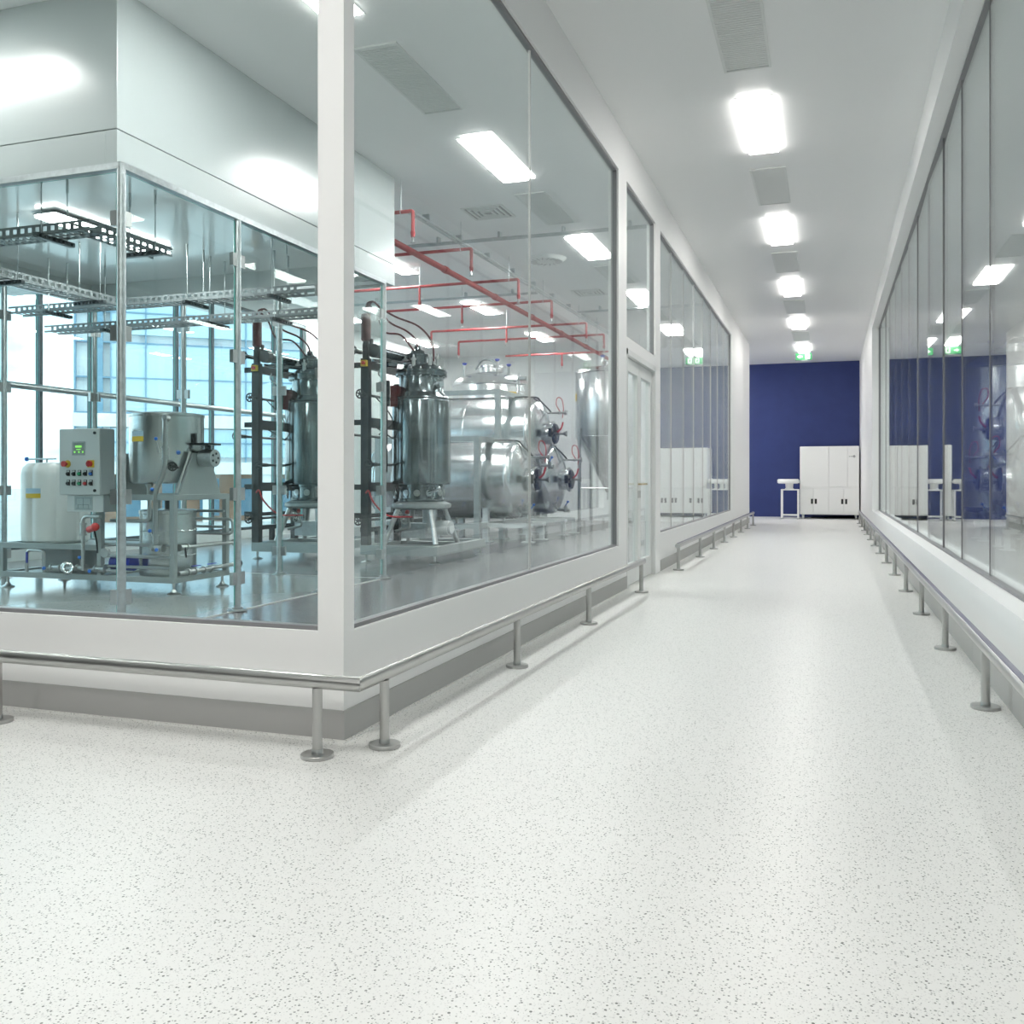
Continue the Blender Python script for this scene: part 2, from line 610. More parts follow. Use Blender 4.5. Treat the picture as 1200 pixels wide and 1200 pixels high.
# right corridor wall with the deep glazed opening
b = MB()
b.box(XR, YB0, 0, XGR + 0.12, 20.3, 0.47)
b.box(XR, YB0, 4.18, XGR + 0.12, 20.3, ZC)
b.box(XR, 20.3, 0, XGR + 0.12, YB, ZC)
b.box(XR, YB0, 0.47, XGR + 0.12, 0.13, 4.18)
struct(b.build('wall_right', 'wall'))
b = MB()
y = YB0
while y < YB - 0.2:
    b.box(XR - t_, y + 0.002, 0, XR, min(y + 1.29, YB) - 0.002, 0.132)
    y += 1.29
struct(b.build('baseboard_right', 'base'))
# end wall, alcove return and closing walls
struct(MB().box(-6.0, YB, 0, XR + 0.1, YB + 0.1, ZC).build('wall_end', 'blue'))
struct(MB().box(-6.1, YE, 0, -6.0, YB + 0.1, ZC).build('wall_alcove', 'wall'))
struct(MB().box(XB - 0.1, YB0 - 0.1, 0, XR + 0.3, YB0, ZC).build('wall_lobby_back', 'wall_lobby'))
struct(MB().box(XB - 0.1, YB0, 0, XB, YF + 0.1, ZC).build('wall_lobby_side', 'wall_lobby'))
# room beyond the right glazing
struct(MB().box(XGR + 0.12, -1.0, -0.1, 8.0, 26.0, 0.0).build('floor_right_room', 'floor_room'))
b = MB()
b.box(8.0, -1.0, 0, 8.1, 26, ZC).box(XGR + 0.12, 26, 0, 8.1, 26.1, ZC).box(XGR + 0.12, -1.1, 0, 8.1, -1, ZC)
struct(b.build('wall_right_room', 'wall_room'))
# process room: back wall and window wall
struct(MB().box(XW - 0.15, YR, 0, XL - 0.10, YR + 0.1, ZC).build('wall_back', 'wall_room'))
b = MB()
b.box(XW - 0.15, YF, 0, XW, 16.95, 0.16)
b.box(XW - 0.15, YF, 4.30, XW, 16.95, ZC)
b.box(XW - 0.15, 16.95, 0, XW, YR, ZC)
struct(b.build('wall_window_side', 'wall_room'))


# ---- glazing
def pane(b, axis, at, a0, a1, z0, z1, th=0.012, twist=0.0):
    """one glass sheet; axis 'x' = plane x=at spanning y, 'y' = plane y=at spanning x; edges carry material 1"""
    ca, ha = (a0 + a1) / 2, (a1 - a0) / 2
    h = th / 2
    cs, sn = math.cos(twist), math.sin(twist)
    def pt(u, d, z):
        uu, dd = u * cs - d * sn, u * sn + d * cs
        return (at + dd, ca + uu, z) if axis == 'x' else (ca + uu, at + dd, z)
    vs = [pt(-ha, -h, z0), pt(ha, -h, z0), pt(ha, h, z0), pt(-ha, h, z0), pt(-ha, -h, z1), pt(ha, -h, z1), pt(ha, h, z1), pt(-ha, h, z1)]
    fl = [(0, 3, 2, 1), (4, 5, 6, 7), (0, 1, 5, 4), (1, 2, 6, 5), (2, 3, 7, 6), (3, 0, 4, 7)]
    if axis == 'x':
        fl = [tuple(reversed(f)) for f in fl]
    for i, f in enumerate(fl):
        b.add([vs[k] for k in f], [(0, 1, 2, 3)], False, 0 if i in (2, 4) else 1)
    return b


def gasket_frame(axis, at, a0, a1, z0, z1, w=0.018, d=0.05):
    b = MB()
    def bx(p, q, r, s_):
        if axis == 'x':
            b.box(at - d / 2, p, r, at + d / 2, q, s_)
        else:
            b.box(p, at - d / 2, r, q, at + d / 2, s_)
    bx(a0, a1, z0, z0 + w)
    bx(a0, a1, z1 - w, z1)
    bx(a0, a0 + w * .6, z0 + w, z1 - w)
    bx(a1 - w * .6, a1, z0 + w, z1 - w)
    return b


def window(name, axis, at, splits, z0, z1, gm='glass', tw=0.0, fm='gasket_grey', joint=True):
    root = struct_root(name, (at, splits[0], z0) if axis == 'x' else (splits[0], at, z0))
    gasket_frame(axis, at, splits[0], splits[-1], z0, z1).build('glazing_frame', fm, root)
    for i, (p, q) in enumerate(zip(splits, splits[1:])):
        pane(MB(), axis, at, p + 0.005, q - 0.005, z0 + 0.012, z1 - 0.012, twist=R(random.uniform(-tw, tw))).build('glass_pane', [gm, joint if isinstance(joint, str) else 'joint'], root)
        if joint and i:
            if axis == 'x':
                MB().box(at - 0.008, p - 0.004, z0 + .02, at + 0.008, p + 0.004, z1 - .02).build('glass_joint', joint if isinstance(joint, str) else 'joint', root)
            else:
                MB().box(p - 0.004, at - 0.008, z0 + .02, p + 0.004, at + 0.008, z1 - .02).build('glass_joint', joint if isinstance(joint, str) else 'joint', root)
    return root


window('window_1', 'y', YF + 0.05, [-9.6, -7.1, -4.6, XL - 0.123], ZS, ZT)
window('window_2', 'x', XL - 0.045, [YF + 0.091, 6.16, 8.84], ZS, ZT, gm='glass_cor', tw=0.05)
window('window_3', 'x', XL - 0.045, [9.22, 10.85], 2.54, ZT)
window('window_4', 'x', XL - 0.045, [11.18 + i * (19.75 - 11.18) / 8 for i in range(9)], ZS, ZT, gm='glass_dg', tw=0.6)
sp = [0.13, 1.42, 2.71, 4.0, 5.29] + [5.29 + 1.29 * (i + 1) for i in range(11)] + [20.3]
window('window_5', 'x', XGR, sp, 0.47, 4.18, gm='glass_dg', tw=0.6, joint='gasket_grey')
# far window wall: frame, mullions, transom and panes
wr = struct_root('window_6', (XW - 0.07, YF, 0.16))
mull = [3.6, 5.5, 6.4, 8.3, 10.1, 11.05, 12.95, 13.9, 15.85, 16.9]
for i, ym in enumerate(mull):
    MB().box(XW - 0.11, ym - 0.025, 0.16, XW - 0.03, ym + 0.025, 4.30).build('mullion', 'dtray', wr)
    if i:
        pane(MB(), 'x', XW - 0.07, mull[i - 1] + .03, ym - .03, 0.17, 4.29).build('glass_pane', ['glass_ext', 'gedge'], wr)
MB().cyl((XW + 0.02, 3.6, 2.36), (XW + 0.02, 16.9, 2.36), 0.045).build('transom', 'galv', wr)
MB().box(XW - 0.13, 3.6, 0.16, XW - 0.02, 16.95, 0.21).box(XW - 0.13, 3.6, 4.24, XW - 0.02, 16.95, 4.30).build('window_frame', 'dtray', wr)

# double door in the corridor wall
dr = struct_root('door_1', (XL - 0.06, 10.03, 0))
MB().box(XL - 0.10, 9.22, 0, XL + 0.004, 9.27, 2.42).box(XL - 0.10, 10.80, 0, XL + 0.004, 10.85, 2.42).box(XL - 0.10, 9.22, 2.36, XL + 0.004, 10.85, 2.42).build('door_frame', 'frame', dr)
for (p, q) in ((9.275, 10.03), (10.036, 10.795)):
    b = MB()
    x0, x1 = XL - 0.085, XL - 0.035
    b.box(x0, p, 0.01, x1, p + 0.09, 2.355).box(x0, q - 0.09, 0.01, x1, q, 2.355)
    b.box(x0, p + .09, 0.01, x1, q - .09, 0.22).box(x0, p + .09, 2.22, x1, q - .09, 2.355)
    lf = b.build('door_leaf', 'frame', dr)
    pane(MB(), 'x', XL - 0.06, p + .085, q - .085, 0.215, 2.225).build('door_glass', ['glass', 'gedge'], lf)
    yy = q - 0.045 if p < 9.5 else p + 0.045
    s_ = -1 if p < 9.5 else 1
    MB().cyl((XL - .035, yy, 1.05), (XL + .02, yy, 1.05), 0.009, seg=8).tube([(XL + .02, yy, 1.05), (XL + .02, yy + s_ * .13, 1.05)], 0.009, 8).build('door_handle', 'brass', lf)
    MB().box(XL - .036, yy - .018, .90, XL - .028, yy + .018, .98).build('lock_plate', 'steel', lf)
for z in (0.35, 1.9):
    MB().cyl((XL + 0.0, 10.80, z - .06), (XL + 0.0, 10.80, z + .06), 0.014, seg=8).build('hinge', 'frame', dr)

# booth ceiling and soffit above the glass enclosure
XS, YS0, YS1, ZSF, ZBC = -4.68, 5.23, 9.59, 3.30, 3.50
b = MB()
b.box(XW + .02, YS0, ZBC + 0.04, XS, YS1, ZC)
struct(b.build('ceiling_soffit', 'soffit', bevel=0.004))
b = MB()
b.box(XS - 0.10, YS0, ZSF, XS, YS1, ZBC + .034).box(-8.74, YS0, ZSF, XS - .1, YS0 + 0.1, ZBC + .034)
b.box(-8.74, 9.22, ZSF, XS - .1, YS1, ZBC + .034).box(-8.74, YS0 + .1, ZSF, -8.64, 9.22, ZBC + .034)
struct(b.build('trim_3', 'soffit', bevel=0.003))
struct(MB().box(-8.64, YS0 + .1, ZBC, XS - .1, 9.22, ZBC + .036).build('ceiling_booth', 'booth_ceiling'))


# ================================================================== BUMPER RAILS
def post(root, x, y, ztop=0.275):
    p = MB().cyl((x, y, 0.012), (x, y, ztop), 0.020, seg=20).build('post', 'rail', root)
    MB().lathe([(0, 0), (0.064, 0), (0.066, 0.002), (0.066, 0.014), (0.064, 0.016), (0, 0.016)], (x, y, 0), seg=32).build('base_flange', 'rail', p)
    MB().cyl((x, y, 0.016), (x, y, 0.034), 0.0225, seg=20).build('collar', 'steel', p)


def rail_strip(path, dz=0.024):
    """narrow cover strip along the top of the tube"""
    b = MB()
    for (x0, y0), (x1, y1) in zip(path, path[1:]):
        b.box(min(x0, x1) - 0.012, min(y0, y1) - 0.012, 0.300 + dz, max(x0, x1) + 0.012, max(y0, y1) + 0.012, 0.300 + dz + 0.0065)
    return b


RX = -1.735
RY = 3.245
r1 = thing('bumper_rail', 'long stainless bumper rail bending round the white corner of the glazed room', 'guard rail', (RX, RY, 0))
MB().tube([(-11.5, RY, 0.30), (RX, RY, 0.30), (RX, 9.08, 0.30)], 0.029, 20).build('rail_tube', 'rail', r1)
for (x, y) in ((-8.5, RY), (-6.87, RY), (-5.22, RY), (-3.574, RY), (-1.922, RY), (RX, 3.46), (RX, 5.18), (RX, 6.9), (RX, 8.99)):
    post(r1, x, y)
MB().lathe([(0, 0), (0.029, 0), (0.031, 0.004), (0.026, 0.012), (0, 0.014)], (RX, 9.078, 0.30), (0, 1, 0), 20).build('end_cap', 'steel', r1)
r2 = thing('bumper_rail', 'bumper rail along the left wall beyond the glazed double door', 'guard rail', (RX, 11.3, 0))
MB().tube([(RX, 11.28, 0.30), (RX, 23.1, 0.30)], 0.029, 20).build('rail_tube', 'rail', r2)
for y in (11.35, 13.35, 15.0, 16.6, 18.2, 19.8, 21.4, 23.0):
    post(r2, RX, y)
MB().lathe([(0, 0), (0.029, 0), (0.031, 0.004), (0.026, 0.012), (0, 0.014)], (RX, 11.282, 0.30), (0, -1, 0), 20).build('end_cap', 'steel', r2)
MB().lathe([(0, 0), (0.029, 0), (0.031, 0.004), (0.026, 0.012), (0, 0.014)], (RX, 23.098, 0.30), (0, 1, 0), 20).build('end_cap', 'steel', r2)
r3 = thing('bumper_rail', 'bumper rail with a navy top running the length of the right wall', 'guard rail', (0.71, 3.0, 0))
MB().tube([(0.71, 0.2, 0.30), (0.71, 24.9, 0.30)], 0.029, 20).build('rail_tube', 'rail', r3)
MB().box(0.698, 0.2, 0.3255, 0.722, 24.9, 0.332).build('rail_cover', 'rail_face', r3, label='navy strip along the top of the tube')
MB().box(RX - .012, 11.30, 0.3255, RX + .012, 23.09, 0.332).build('rail_cover', 'rail_face', r2, label='navy strip along the top of the tube')
for y in [1.65, 3.3] + [4.97 + 1.645 * i for i in range(13)]:
    post(r3, 0.71, y)

# ================================================================== CEILING FITTINGS
def ceiling_light(x, y0, label, m, L_=1.42, W=0.30, group=None, drop=0.014):
    t = thing('ceiling_light', label, 'ceiling light', (x, y0 + L_ / 2, ZC), group)
    b = MB()
    f = 0.018
    b.box(x - W / 2 - f, y0 - f, ZC - 0.005, x - W / 2, y0 + L_ + f, ZC).box(x + W / 2, y0 - f, ZC - 0.005, x + W / 2 + f, y0 + L_ + f, ZC)
    b.box(x - W / 2, y0 - f, ZC - 0.005, x + W / 2, y0, ZC).box(x - W / 2, y0 + L_, ZC - 0.005, x + W / 2, y0 + L_ + f, ZC)
    b.build('frame', 'frame', t)
    MB().box(x - W / 2 + .004, y0 + .004, ZC - drop, x + W / 2 - .004, y0 + L_ - .004, ZC - 0.002).build('diffuser', m, t)
    return t


def ceiling_vent(x, y0, label, L_=1.35, W=0.34, pitch=0.035):
    t = thing('ceiling_vent', label, 'air vent', (x, y0 + L_ / 2, ZC))
    b = MB()
    f = 0.022
    b.box(x - W / 2 - f, y0 - f, ZC - 0.014, x - W / 2, y0 + L_ + f, ZC).box(x + W / 2, y0 - f, ZC - 0.014, x + W / 2 + f, y0 + L_ + f, ZC)
    b.box(x - W / 2, y0 - f, ZC - 0.014, x + W / 2, y0, ZC).box(x - W / 2, y0 + L_, ZC - 0.014, x + W / 2, y0 + L_ + f, ZC)
    b.build('frame', 'frame', t)
    MB().box(x - W / 2, y0, ZC - 0.003, x + W / 2, y0 + L_, ZC - 0.001).build('backing', 'vent_back', t)
    b = MB()
    y = y0 + pitch / 2
    while y < y0 + L_ - 0.01:
        b.box(x - W / 2, y - 0.0135, ZC - 0.012, x + W / 2, y + 0.0135, ZC - 0.006)
        y += pitch
    b.build('louvre', 'frame', t)
    return t


ordn = ['nearest', 'second', 'third', 'fourth', 'farthest']
for i in range(5):
    ceiling_light(-0.645, 8.6 + 4.0 * i, f'{ordn[i]} lit panel of the five in the corridor ceiling' if i < 4 else 'farthest corridor ceiling light, just above the green exit sign', 'lamp', drop=0.035)
for i in range(5):
    ceiling_vent(-0.645, 6.62 + 4.0 * i, ['large slatted vent at the top of the corridor ceiling, nearest the camera', 'corridor ceiling vent between the two nearest lit panels',
                 'corridor ceiling vent between second and third lit panels', 'corridor ceiling vent between third and fourth lit panels', 'corridor ceiling vent just before the farthest lit panel'][i])
ra = ['light panel cut off by the top edge beside the white corner post', 'bright light panel in the room ceiling behind the first corridor glass',
      'room ceiling light seen close to the frame left of the door', 'room ceiling light seen through the glass above the door', 'room ceiling light seen through the farthest corridor window']
for i in range(5):
    ceiling_light(-3.4, 4.7 + 4.0 * i, ra[i], 'lamp_room')
rb = ['room ceiling light just right of the soffit end, above the red pipes', 'middle-row room ceiling light seen between red branch pipes', 'middle-row room ceiling light farthest back beside the red main pipe']
for i in range(3):
    ceiling_light(-6.6, 12.7 + 4.0 * i, rb[i], 'lamp_room')
for i in range(2):
    ceiling_light(-9.7, 16.7 + 4.0 * i, ['long ceiling light by the far white wall, above the reactor frame', 'long ceiling light by the far white wall, above the hoses of the right reactor'][i], 'lamp_room')
va = ['slatted vent in the room ceiling, upper left in the first corridor window', 'slatted room ceiling vent seen at the joint between two glass panes',
      'slatted room ceiling vent partly behind the frame left of the door', 'slatted room ceiling vent at the near edge of the farthest corridor window']
for i in range(4):
    ceiling_vent(-3.4, 6.62 + 4.0 * i, va[i])


def square_diffuser(x, y, label, s=0.56):
    t = thing('air_diffuser', label, 'air diffuser', (x, y, ZC))
    b = MB()
    for k in range(4):
        h = s / 2 - k * 0.065
        g = 0.03
        z0, z1 = ZC - 0.014 - 0.003 * k, ZC - 0.001
        b.box(x - h, y - h, z0, x + h, y - h + g, z1).box(x - h, y + h - g, z0, x + h, y + h, z1)
        b.box(x - h, y - h + g, z0, x - h + g, y + h - g, z1).box(x + h - g, y - h + g, z0, x + h, y + h - g, z1)
    b.build('louvre', 'frame', t)
    MB().box(x - s / 2 + .03, y - s / 2 + .03, ZC - .004, x + s / 2 - .03, y + s / 2 - .03, ZC - .002).build('backing', 'gasket_grey', t)


square_diffuser(-4.14, 11.2, 'square ringed diffuser in the room ceiling nearer the camera')
square_diffuser(-4.16, 16.6, 'square ringed diffuser in the room ceiling farther back, beyond the round one')
t = thing('air_diffuser', 'round swirl diffuser in the room ceiling', 'air diffuser', (-4.16, 13.85, ZC))
MB().lathe([(0, -.05), (0.24, -.05), (0.27, -.04), (0.30, -.012), (0.32, 0), (0, 0)], (-4.16, 13.85, ZC), seg=40).build('housing', 'frame', t)
b = MB()
for k in range(16):
    a = 2 * PI * k / 16
    b.cbox((-4.16 + .2 * math.cos(a), 13.85 + .2 * math.sin(a), ZC - .0505), (.11, .012, .004), a + .3)
b.build('slot', 'gasket_grey', t)

# sprinkler pipework
ZP = 4.10
t = thing('sprinkler_pipework', 'red sprinkler main with cross branches hanging under the room ceiling', 'sprinkler pipes', (-5.2, 15.0, ZC))
MB().tube([(-5.2, 10.3, ZP + .0), (-5.2, 22.6, ZP)], 0.042, 12).build('main_pipe', 'red', t)
for y in (12.3, 14.4, 16.4, 18.4, 20.4):
    MB().cyl((-5.2, y - .05, ZP), (-5.2, y + .05, ZP), 0.052, seg=12).build('coupling', 'red', t)
brs = [(9.67, (-4.49,), -6.4), (11.5, (-4.49,), -6.9), (13.5, (-4.5, -6.15), -7.8), (15.3, (-4.5, -6.15), -7.8),
       (17.7, (-4.5, -6.15, -7.8), -7.8), (19.2, (-4.5, -6.15, -7.8), -7.8), (21.8, (-4.1, -6.15), -7.6)]
for y, drops, xl in brs:
    xr = drops[0]
    dl = 0.24
    pts = [(xl, y, ZP + .06), (xr, y, ZP + .06), (xr, y, ZP - dl + .06)]
    if xl == drops[-1]:
        pts = [(xl, y, ZP - dl + .06)] + pts
    br = MB().tube(pts, 0.022, 8, bend=0.03).build('branch_pipe', 'red', t)
    for xd in drops:
        if xd != xr:
            MB().tube([(xd, y, ZP + .06), (xd, y, ZP - dl + .06)], 0.018, 8).build('drop_pipe', 'red', br)
        MB().cyl((xd, y, ZP - dl + .06), (xd, y, ZP - dl + .0), 0.028, 0.022, 10).build('reducer', 'red', br)
        MB().cyl((xd, y, ZP - dl + .0), (xd, y, ZP - dl - .05), 0.013, seg=8).lathe([(0, 0), (.03, 0), (.03, .005), (0, .005)], (xd, y, ZP - dl - .065), seg=10).box(xd - .014, y - .003, ZP - dl - .065, xd - .009, y + .003, ZP - dl - .02).box(xd + .009, y - .003, ZP - dl - .065, xd + .014, y + .003, ZP - dl - .02).build('sprinkler_head', 'steel', br)
    for xd in (xr - .15, (xr + xl) / 2):
        MB().cyl((xd, y, ZP + .08), (xd, y, ZC), 0.004, seg=6).torus((xd, y, ZP + .06), (1, 0, 0), 0.026, 0.005, 14, 6).build('hanger_rod', 'galv', br)

# ceiling conduits
def conduit(label, x0, y0, x1, y1, z=4.44):
    t = thing('ceiling_conduit', label, 'conduit', ((x0 + x1) / 2, (y0 + y1) / 2, ZC))
    d = Vector((x1 - x0, y1 - y0, 0))
    n = d.normalized()
    s_ = Vector((-n.y, n.x, 0)) * 0.035
    b = MB()
    for k in (-1, 1):
        b.cyl(Vector((x0, y0, z)) + s_ * k, Vector((x1, y1, z)) + s_ * k, 0.016, seg=8)
    b.build('pipe', 'galv', t)
    c = MB()
    nn = int(d.length / 1.1) + 1
    for i in range(nn):
        p = Vector((x0, y0, z)) + d * ((i + .5) / nn)
        c.cbox((p.x, p.y, z + .045), (.03 + .06 * abs(n.y), .03 + .06 * abs(n.x), .09))
    c.build('clip', 'galv', t)


conduit('grey twin conduit crossing the room ceiling above the first red branches', -5.7, 12.15, XL - .12, 12.2)
conduit('grey twin conduit running beside the red main pipe', -4.95, 10.5, -4.75, 22.5)
conduit('short grey conduit crossing the ceiling left of the red main', -9.5, 15.9, -4.95, 15.9)
conduit('grey conduit crossing the far ceiling behind the square diffuser', -4.75, 18.0, XL - .12, 18.0)

# ================================================================== GLASS BOOTH
bt = thing('glass_enclosure', 'glass booth of steel posts and clamped panes around the kettle skid', 'glass enclosure', (-6.65, 7.26, 0))
PX = [-4.66 - 1.327 * i for i in range(4)]
PY = [5.25 + 1.34 * i for i in range(4)]
CL = [0.28, 0.98, 2.12, 2.92]


def booth_post(x, y, ways):
    p = MB().cyl((x, y, 0.02), (x, y, ZSF), 0.030, seg=16).build('post', 'galv', bt)
    MB().lathe([(0, 0), (.085, 0), (.085, .006), (.045, .012), (.045, .03), (0, .03)], (x, y, 0.012), seg=20).build('base_flange', 'steel', p)
    cb = MB()
    for z in CL:
        for dx, dy in ways:
            cb.cbox((x + dx * .052, y + dy * .052, z), (.06 if dx else .035, .06 if dy else .035, .105))
    cb.build('clamp', 'steel', p)


for i, x in enumerate(PX):
    for j_, y in enumerate(PY):
        if 0 < i < 3 and 0 < j_ < 3:
            continue
        ways = []
        if j_ in (0, 3):
            if i < 3: ways.append((-1, 0))
            if i > 0: ways.append((1, 0))
        if i in (0, 3):
            if j_ < 3: ways.append((0, 1))
            if j_ > 0: ways.append((0, -1))
        booth_post(x, y, ways)
g0, g1 = 0.06, ZSF - 0.06
for k in range(3):
    pane(MB(), 'x', PX[0], PY[k] + .04, PY[k + 1] - .04, g0, g1, .010).build('glass_pane', ['glass', 'gedge'], bt)
    pane(MB(), 'x', PX[3], PY[k] + .04, PY[k + 1] - .04, g0, g1, .010).build('glass_pane', ['glass', 'gedge'], bt)
    pane(MB(), 'y', PY[0], PX[k + 1] + .04, PX[k] - .04, g0, g1, .010).build('glass_pane', ['glass', 'gedge'], bt)
    pane(MB(), 'y', PY[3], PX[k + 1] + .04, PX[k] - .04, g0, g1, .010).build('glass_pane', ['glass', 'gedge'], bt)
b = MB()
b.box(PX[0] - .03, PY[0], ZSF - .045, PX[0] + .03, PY[3], ZSF).box(PX[3] - .03, PY[0], ZSF - .045, PX[3] + .03, PY[3], ZSF)
b.box(PX[3], PY[0] - .03, ZSF - .044, PX[0], PY[0] + .03, ZSF - .0005).box(PX[3], PY[3] - .03, ZSF - .044, PX[0], PY[3] + .03, ZSF - .0005)
b.build('top_rail', 'galv', bt)

# booth lamp
t = thing('booth_light', 'long flat ceiling lamp inside the glass booth', 'ceiling light', (-6.62, 7.3, ZBC))
MB().box(-6.75, 6.5, ZBC - .03, -6.49, 8.05, ZBC - .02).box(-6.65, 6.9, ZBC - .02, -6.59, 7.6, ZBC).build('housing', 'tray', t)
MB().box(-6.735, 6.515, ZBC - .055, -6.505, 8.035, ZBC - .03).build('diffuser', 'lamp_booth', t)


# cable trays
def cable_tray(label, path, z, rods, W=0.20, H=0.08):
    """perforated U-section tray along axis-aligned path"""
    t = thing('cable_tray', label, 'cable tray', ((path[0][0] + path[-1][0]) / 2, (path[0][1] + path[-1][1]) / 2, ZBC))
    b = MB()
    for (x0, y0), (x1, y1) in zip(path, path[1:]):
        d = Vector((x1 - x0, y1 - y0, 0))
        n = d.normalized()
        ang = math.atan2(n.y, n.x)
        LL = d.length
        m = Matrix.Translation((x0, y0, z)) @ Matrix.Rotation(ang, 4, 'Z')
        def lb(a0, a1, c0, c1, e0, e1):
            c = m @ Vector(((a0 + a1) / 2, (c0 + c1) / 2, (e0 + e1) / 2))
            b.cbox(tuple(c), (a1 - a0, c1 - c0, e1 - e0), ang)
        for sgn in (-1, 1):
            c0, c1 = sorted((sgn * W / 2, sgn * (W / 2 - 0.003)))
            lb(-W / 2, LL + W / 2, c0, c1, 0, 0.022)
            lb(-W / 2, LL + W / 2, c0, c1, H - 0.02, H)
            a = 0.0
            while a < LL:
                lb(a, a + 0.036, c0, c1, 0.022, H - 0.02)
                a += 0.075
        a = 0.0
        while a < LL:
            lb(a, a + 0.032, -W / 2, W / 2, 0, 0.003)
            a += 0.075
        for c in (-W / 2 + .012, 0, W / 2 - .012):
            lb(0, LL, c - 0.010, c + 0.010, 0.0, 0.0032)
    b.build('channel', 'tray', t)
    for (x, y, ax) in rods:
        s_ = W / 2 + .03
        dx, dy = (s_, 0) if ax == 'y' else (0, s_)
        for k in (-1, 1):
            MB().cyl((x + dx * k, y + dy * k, z - .04), (x + dx * k, y + dy * k, ZBC), 0.0045, seg=6).cyl((x + dx * k, y + dy * k, ZBC - .12), (x + dx * k, y + dy * k, ZBC), 0.010, seg=8).build('hanger_rod', 'galv', t)
        b2 = MB()
        ex, ey = (s_ + .05, .02) if ax == 'y' else (.02, s_ + .05)
        for k in range(-4, 5):
            b2.cbox((x + (k * ex / 4 if ax == 'y' else 0), y + (k * ey / 4 if ax == 'x' else 0), z - .022), (.022 if ax == 'y' else .04, .022 if ax == 'x' else .04, .03))
        b2.box(x - ex, y - ey, z - .012, x + ex, y + ey, z - .005).box(x - ex, y - ey, z - .042, x + ex, y + ey, z - .036)
        b2.build('strut', 'dtray', t)


cable_tray('perforated cable tray turning a corner just under the booth lamp', [(-7.6, 5.75), (-5.42, 5.75), (-5.42, 6.5)], 3.0, [(-6.9, 5.75, 'x'), (-5.75, 5.75, 'x'), (-5.42, 6.35, 'y')])
cable_tray('cable tray running back from the left edge towards the corner post', [(-7.05, 5.75), (-7.05, 7.75)], 2.90, [(-7.05, 6.5, 'y'), (-7.05, 7.5, 'y')])
cable_tray('upper cable tray crossing the booth below the ceiling', [(-8.5, 8.05), (-4.95, 8.05)], 2.93, [(-8.0, 8.05, 'x'), (-6.2, 8.05, 'x'), (-5.2, 8.05, 'x')])
cable_tray('lower cable tray crossing the booth in front of the far windows', [(-8.5, 8.55), (-4.85, 8.55)], 2.80, [(-7.7, 8.55, 'x'), (-6.3, 8.55, 'x'), (-5.5, 8.55, 'x')])

# ================================================================== KETTLE SKID
X0, X1, Y0, Y1 = -7.92, -5.84, 7.26, 8.06
XM = -6.69
sk = thing('skid_frame', 'grey steel skid with pipework standing in the glass booth', 'machine frame', ((X0 + X1) / 2, (Y0 + Y1) / 2, 0.012))


def beam(b, p, q, w=0.055):
    k_ = max(range(3), key=lambda i: abs(q[i] - p[i]))
    w -= (0.0, 0.0015, 0.003)[k_]
    b.box(min(p[0], q[0]) - w / 2, min(p[1], q[1]) - w / 2, min(p[2], q[2]) - w / 2, max(p[0], q[0]) + w / 2, max(p[1], q[1]) + w / 2, max(p[2], q[2]) + w / 2)


b = MB()
for y in (Y0, Y1):
    beam(b, (X0, y, .15), (X1, y, .15))
for x in (X0, X1, XM):
    beam(b, (x, Y0, .15), (x, Y1, .15))
b.box(X0, Y0, .150, X1, Y1, .160)
b.build('base_frame', 'skid', sk, bevel=.004)
b = MB()
for y in (Y0, Y1):
    beam(b, (X0, y, .44), (XM, y, .44))
    beam(b, (X0, y, .18), (X0, y, .44))
beam(b, (X0, Y0, .44), (X0, Y1, .44))
b.box(X0, Y0, .442, XM, Y1, .452)
b.build('tank_shelf', 'skid', sk, bevel=.004)
b = MB()
for x in (XM, X1):
    for y in (Y0, Y1):
        beam(b, (x, y, .18), (x, y, .93))
    beam(b, (x, Y0, .93), (x, Y1, .93))
for y in (Y0, Y1):
    beam(b, (XM, y, .93), (X1, y, .93))
b.build('kettle_frame', 'skid', sk, bevel=.004)
for x in (X0 + .03, X1 - .02):
    for y in (Y0 + .03, Y1 - .03):
        MB().cyl((x, y, .035), (x, y, .125), .014, seg=10).lathe([(0, 0), (.065, 0), (.065, .008), (.03, .024), (.016, .05), (0, .05)], (x, y, 0.012), seg=24).build('levelling_foot', 'steel', sk)


def knob(root, p, d, ln=0.09, r=0.017):
    d = Vector(d).normalized()
    p = Vector(p)
    k = MB().cyl(p, p + d * ln, .005, seg=6).build('lever', 'steel', root)
    MB().ball(p + d * (ln + r * .6), r).build('ball_knob', 'bluek', k, label='blue ball knob')


def valve(root, p, axis, knobdir=None):
    p, ax = Vector(p), Vector(axis).normalized()
    v = MB().cyl(p - ax * .05, p + ax * .05, .026, seg=12).cyl(p - ax * .06, p - ax * .045, .036, seg=12).cyl(p + ax * .045, p + ax * .06, .036, seg=12).build('valve', 'steel', root)
    if knobdir:
        d = Vector(knobdir).normalized()
        k = MB().cyl(p, p + d * .10, .006, seg=6).build('lever', 'steel', v)
        MB().ball(p + d * .11, .018).build('ball_knob', 'bluek', v, label='blue ball knob')


def pipe(root, pts, r=.016, bend=.05, m='steel'):
    return MB().tube(pts, r, 10, bend).build('pipe', m, root)


